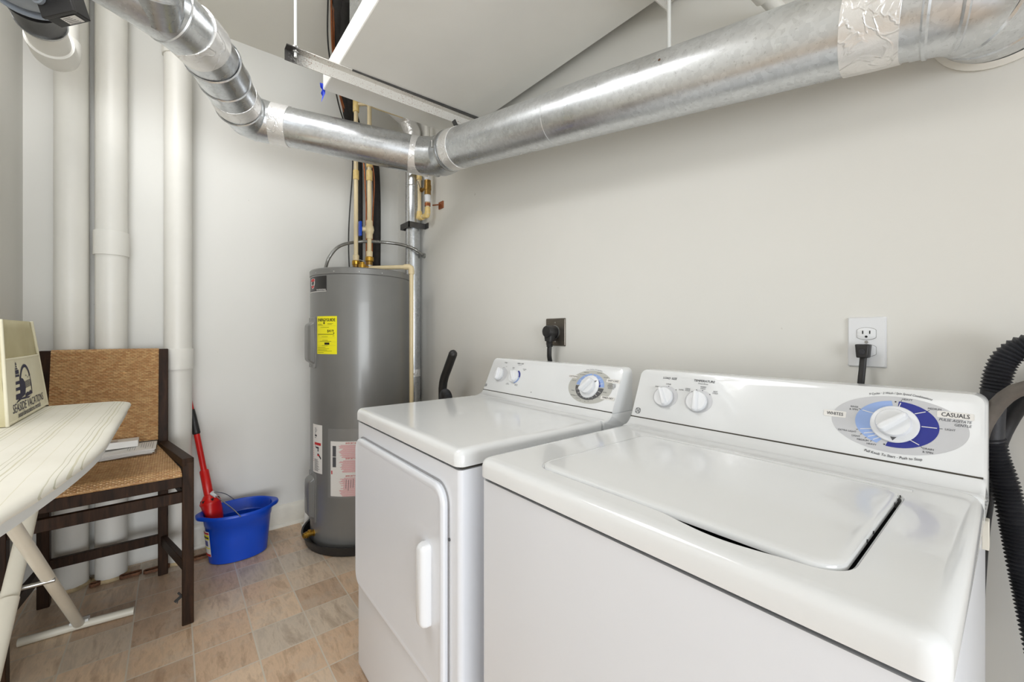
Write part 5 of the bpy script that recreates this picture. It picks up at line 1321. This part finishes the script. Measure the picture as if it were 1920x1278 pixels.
# sticker on the left end of the bucket
def BKT(th, v, w_):
    k = v / 0.25; a, b = 0.130 + 0.024 * k + w_, 0.095 + 0.022 * k + w_
    x, y = b * math.cos(th), a * math.sin(th); e = 1 + 0.03 * abs(math.sin(2 * th)); return BC + V(x * e, y * e, v)
def bk_patch(t0, t1, v0, v1, w_, mat, name, par):
    m = MB(); vs = []; fs = []
    for i in range(25):
        th = t0 + (t1 - t0) * i / 24
        for j in range(4): vs.append(BKT(th, v0 + (v1 - v0) * j / 3, w_))
    for i in range(24):
        for j in range(3): fs.append((i * 4 + j, (i + 1) * 4 + j, (i + 1) * 4 + j + 1, i * 4 + j + 1))
    return m.add(vs, fs).build(name, M[mat], par, recalc=False)
sk = bk_patch(-1.50, -1.03, 0.045, 0.175, 0.0042, 'paper', 'sticker', bk)
bk_patch(-1.48, -1.05, 0.160, 0.170, 0.0047, 'label_red', 'red_band', sk); bk_patch(-1.48, -1.05, 0.132, 0.157, 0.0047, 'yellow', 'yellow_band', sk); bk_patch(-1.46, -1.07, 0.138, 0.147, 0.0051, 'ink', 'lettering', sk)
bk_patch(-1.40, -1.15, 0.098, 0.125, 0.0047, 'dblue', 'blue_disc', sk); bk_patch(-1.48, -1.05, 0.086, 0.091, 0.0047, 'yellow', 'yellow_line', sk); bk_patch(-1.48, -1.05, 0.046, 0.058, 0.0047, 'label_red', 'red_band', sk)
# mop, its head in the bucket, leaning behind the white pipe
mp_ = thing('mop', (-2.63, 0.175, 0.02), 'red wringing mop standing in the blue bucket, leaning on the wall', 'mop')
P0, P1 = V(-2.625, 0.190, 0.03), V(-2.834, 0.058, 0.880)
def mpt(t): return P0 + (P1 - P0) * t
MB().tube([mpt(0.80), mpt(0.985), P1 + (P1 - P0) * 0.03], [0.011, 0.009, 0.006], 16).build('handle_tube', M['red'], mp_)
MB().lathe([(0.0135, 0), (0.0175, 0.006), (0.0170, 0.02), (0.0150, 0.10), (0.0125, 0.135)], mpt(0.715), P1 - P0, 20).build('grip_collar', M['black_plastic'], mp_, label='black joint collar')
MB().tube([mpt(0.45), mpt(0.72)], 0.0135, 20).build('sleeve', M['red'], mp_)
m = MB().lathe([(0.020, 0), (0.021, 0.004), (0.0205, 0.125), (0.016, 0.132)], mpt(0.350), P1 - P0, 24); m.build('lower_sleeve', M['red'], mp_)
# wringer cone with its twisted ribs and dark drain openings
ax = (P1 - P0).normalized(); aa = (V(1, 0, 0) - ax * ax.x).normalized(); bb = ax.cross(aa)
rings = []
for r_, z, tw, am in ((0.030, -0.115, 0.9, 0.14), (0.034, -0.08, 0.6, 0.16), (0.038, -0.04, 0.3, 0.12), (0.041, -0.005, 0.1, 0.02), (0.043, 0.0, 0, 0), (0.043, 0.007, 0, 0), (0.024, 0.040, 0, 0), (0.021, 0.044, 0, 0)):
    rings.append([mpt(0.300) + ax * z + (aa * math.cos(2 * math.pi * j / 48) + bb * math.sin(2 * math.pi * j / 48)) * r_ * 1.08 * (1 + am * math.cos(3 * (2 * math.pi * j / 48 + tw))) for j in range(48)])
wr = MB().loft(rings).build('wringer', M['red'], mp_, ang=40)
for k in range(6):
    th = 2 * math.pi * k / 6 + 0.25; d = aa * math.cos(th) + bb * math.sin(th); c = mpt(0.300) + ax * 0.018 + d * 0.0405
    t2 = ax.cross(d); nrm = (d + ax * 0.55).normalized(); u2 = nrm.cross(t2)
    MB().loft([[c + nrm * w_ + t2 * a + u2 * b for a, b in ((-0.007, 0.005), (0.007, 0.005), (0.003, -0.006), (-0.003, -0.006))] for w_ in (-0.004, 0.0012)]).build('drain_opening', M['black'], wr)
m = MB()
rg = random.Random(5)
for k in range(16):
    th = 2 * math.pi * k / 16; d = aa * math.cos(th) + bb * math.sin(th); p = mpt(0.13)
    m.tube([p + d * 0.014, p + d * 0.020 - ax * 0.05, p + d * rg.uniform(0.018, 0.028) - ax * 0.085 + V(0, 0, 0.006)], 0.006, 6)
m.build('mop_strands', M['plastic_white'], mp_)

for o in list(bpy.data.objects):
    if '_o' in o: del o['_o']
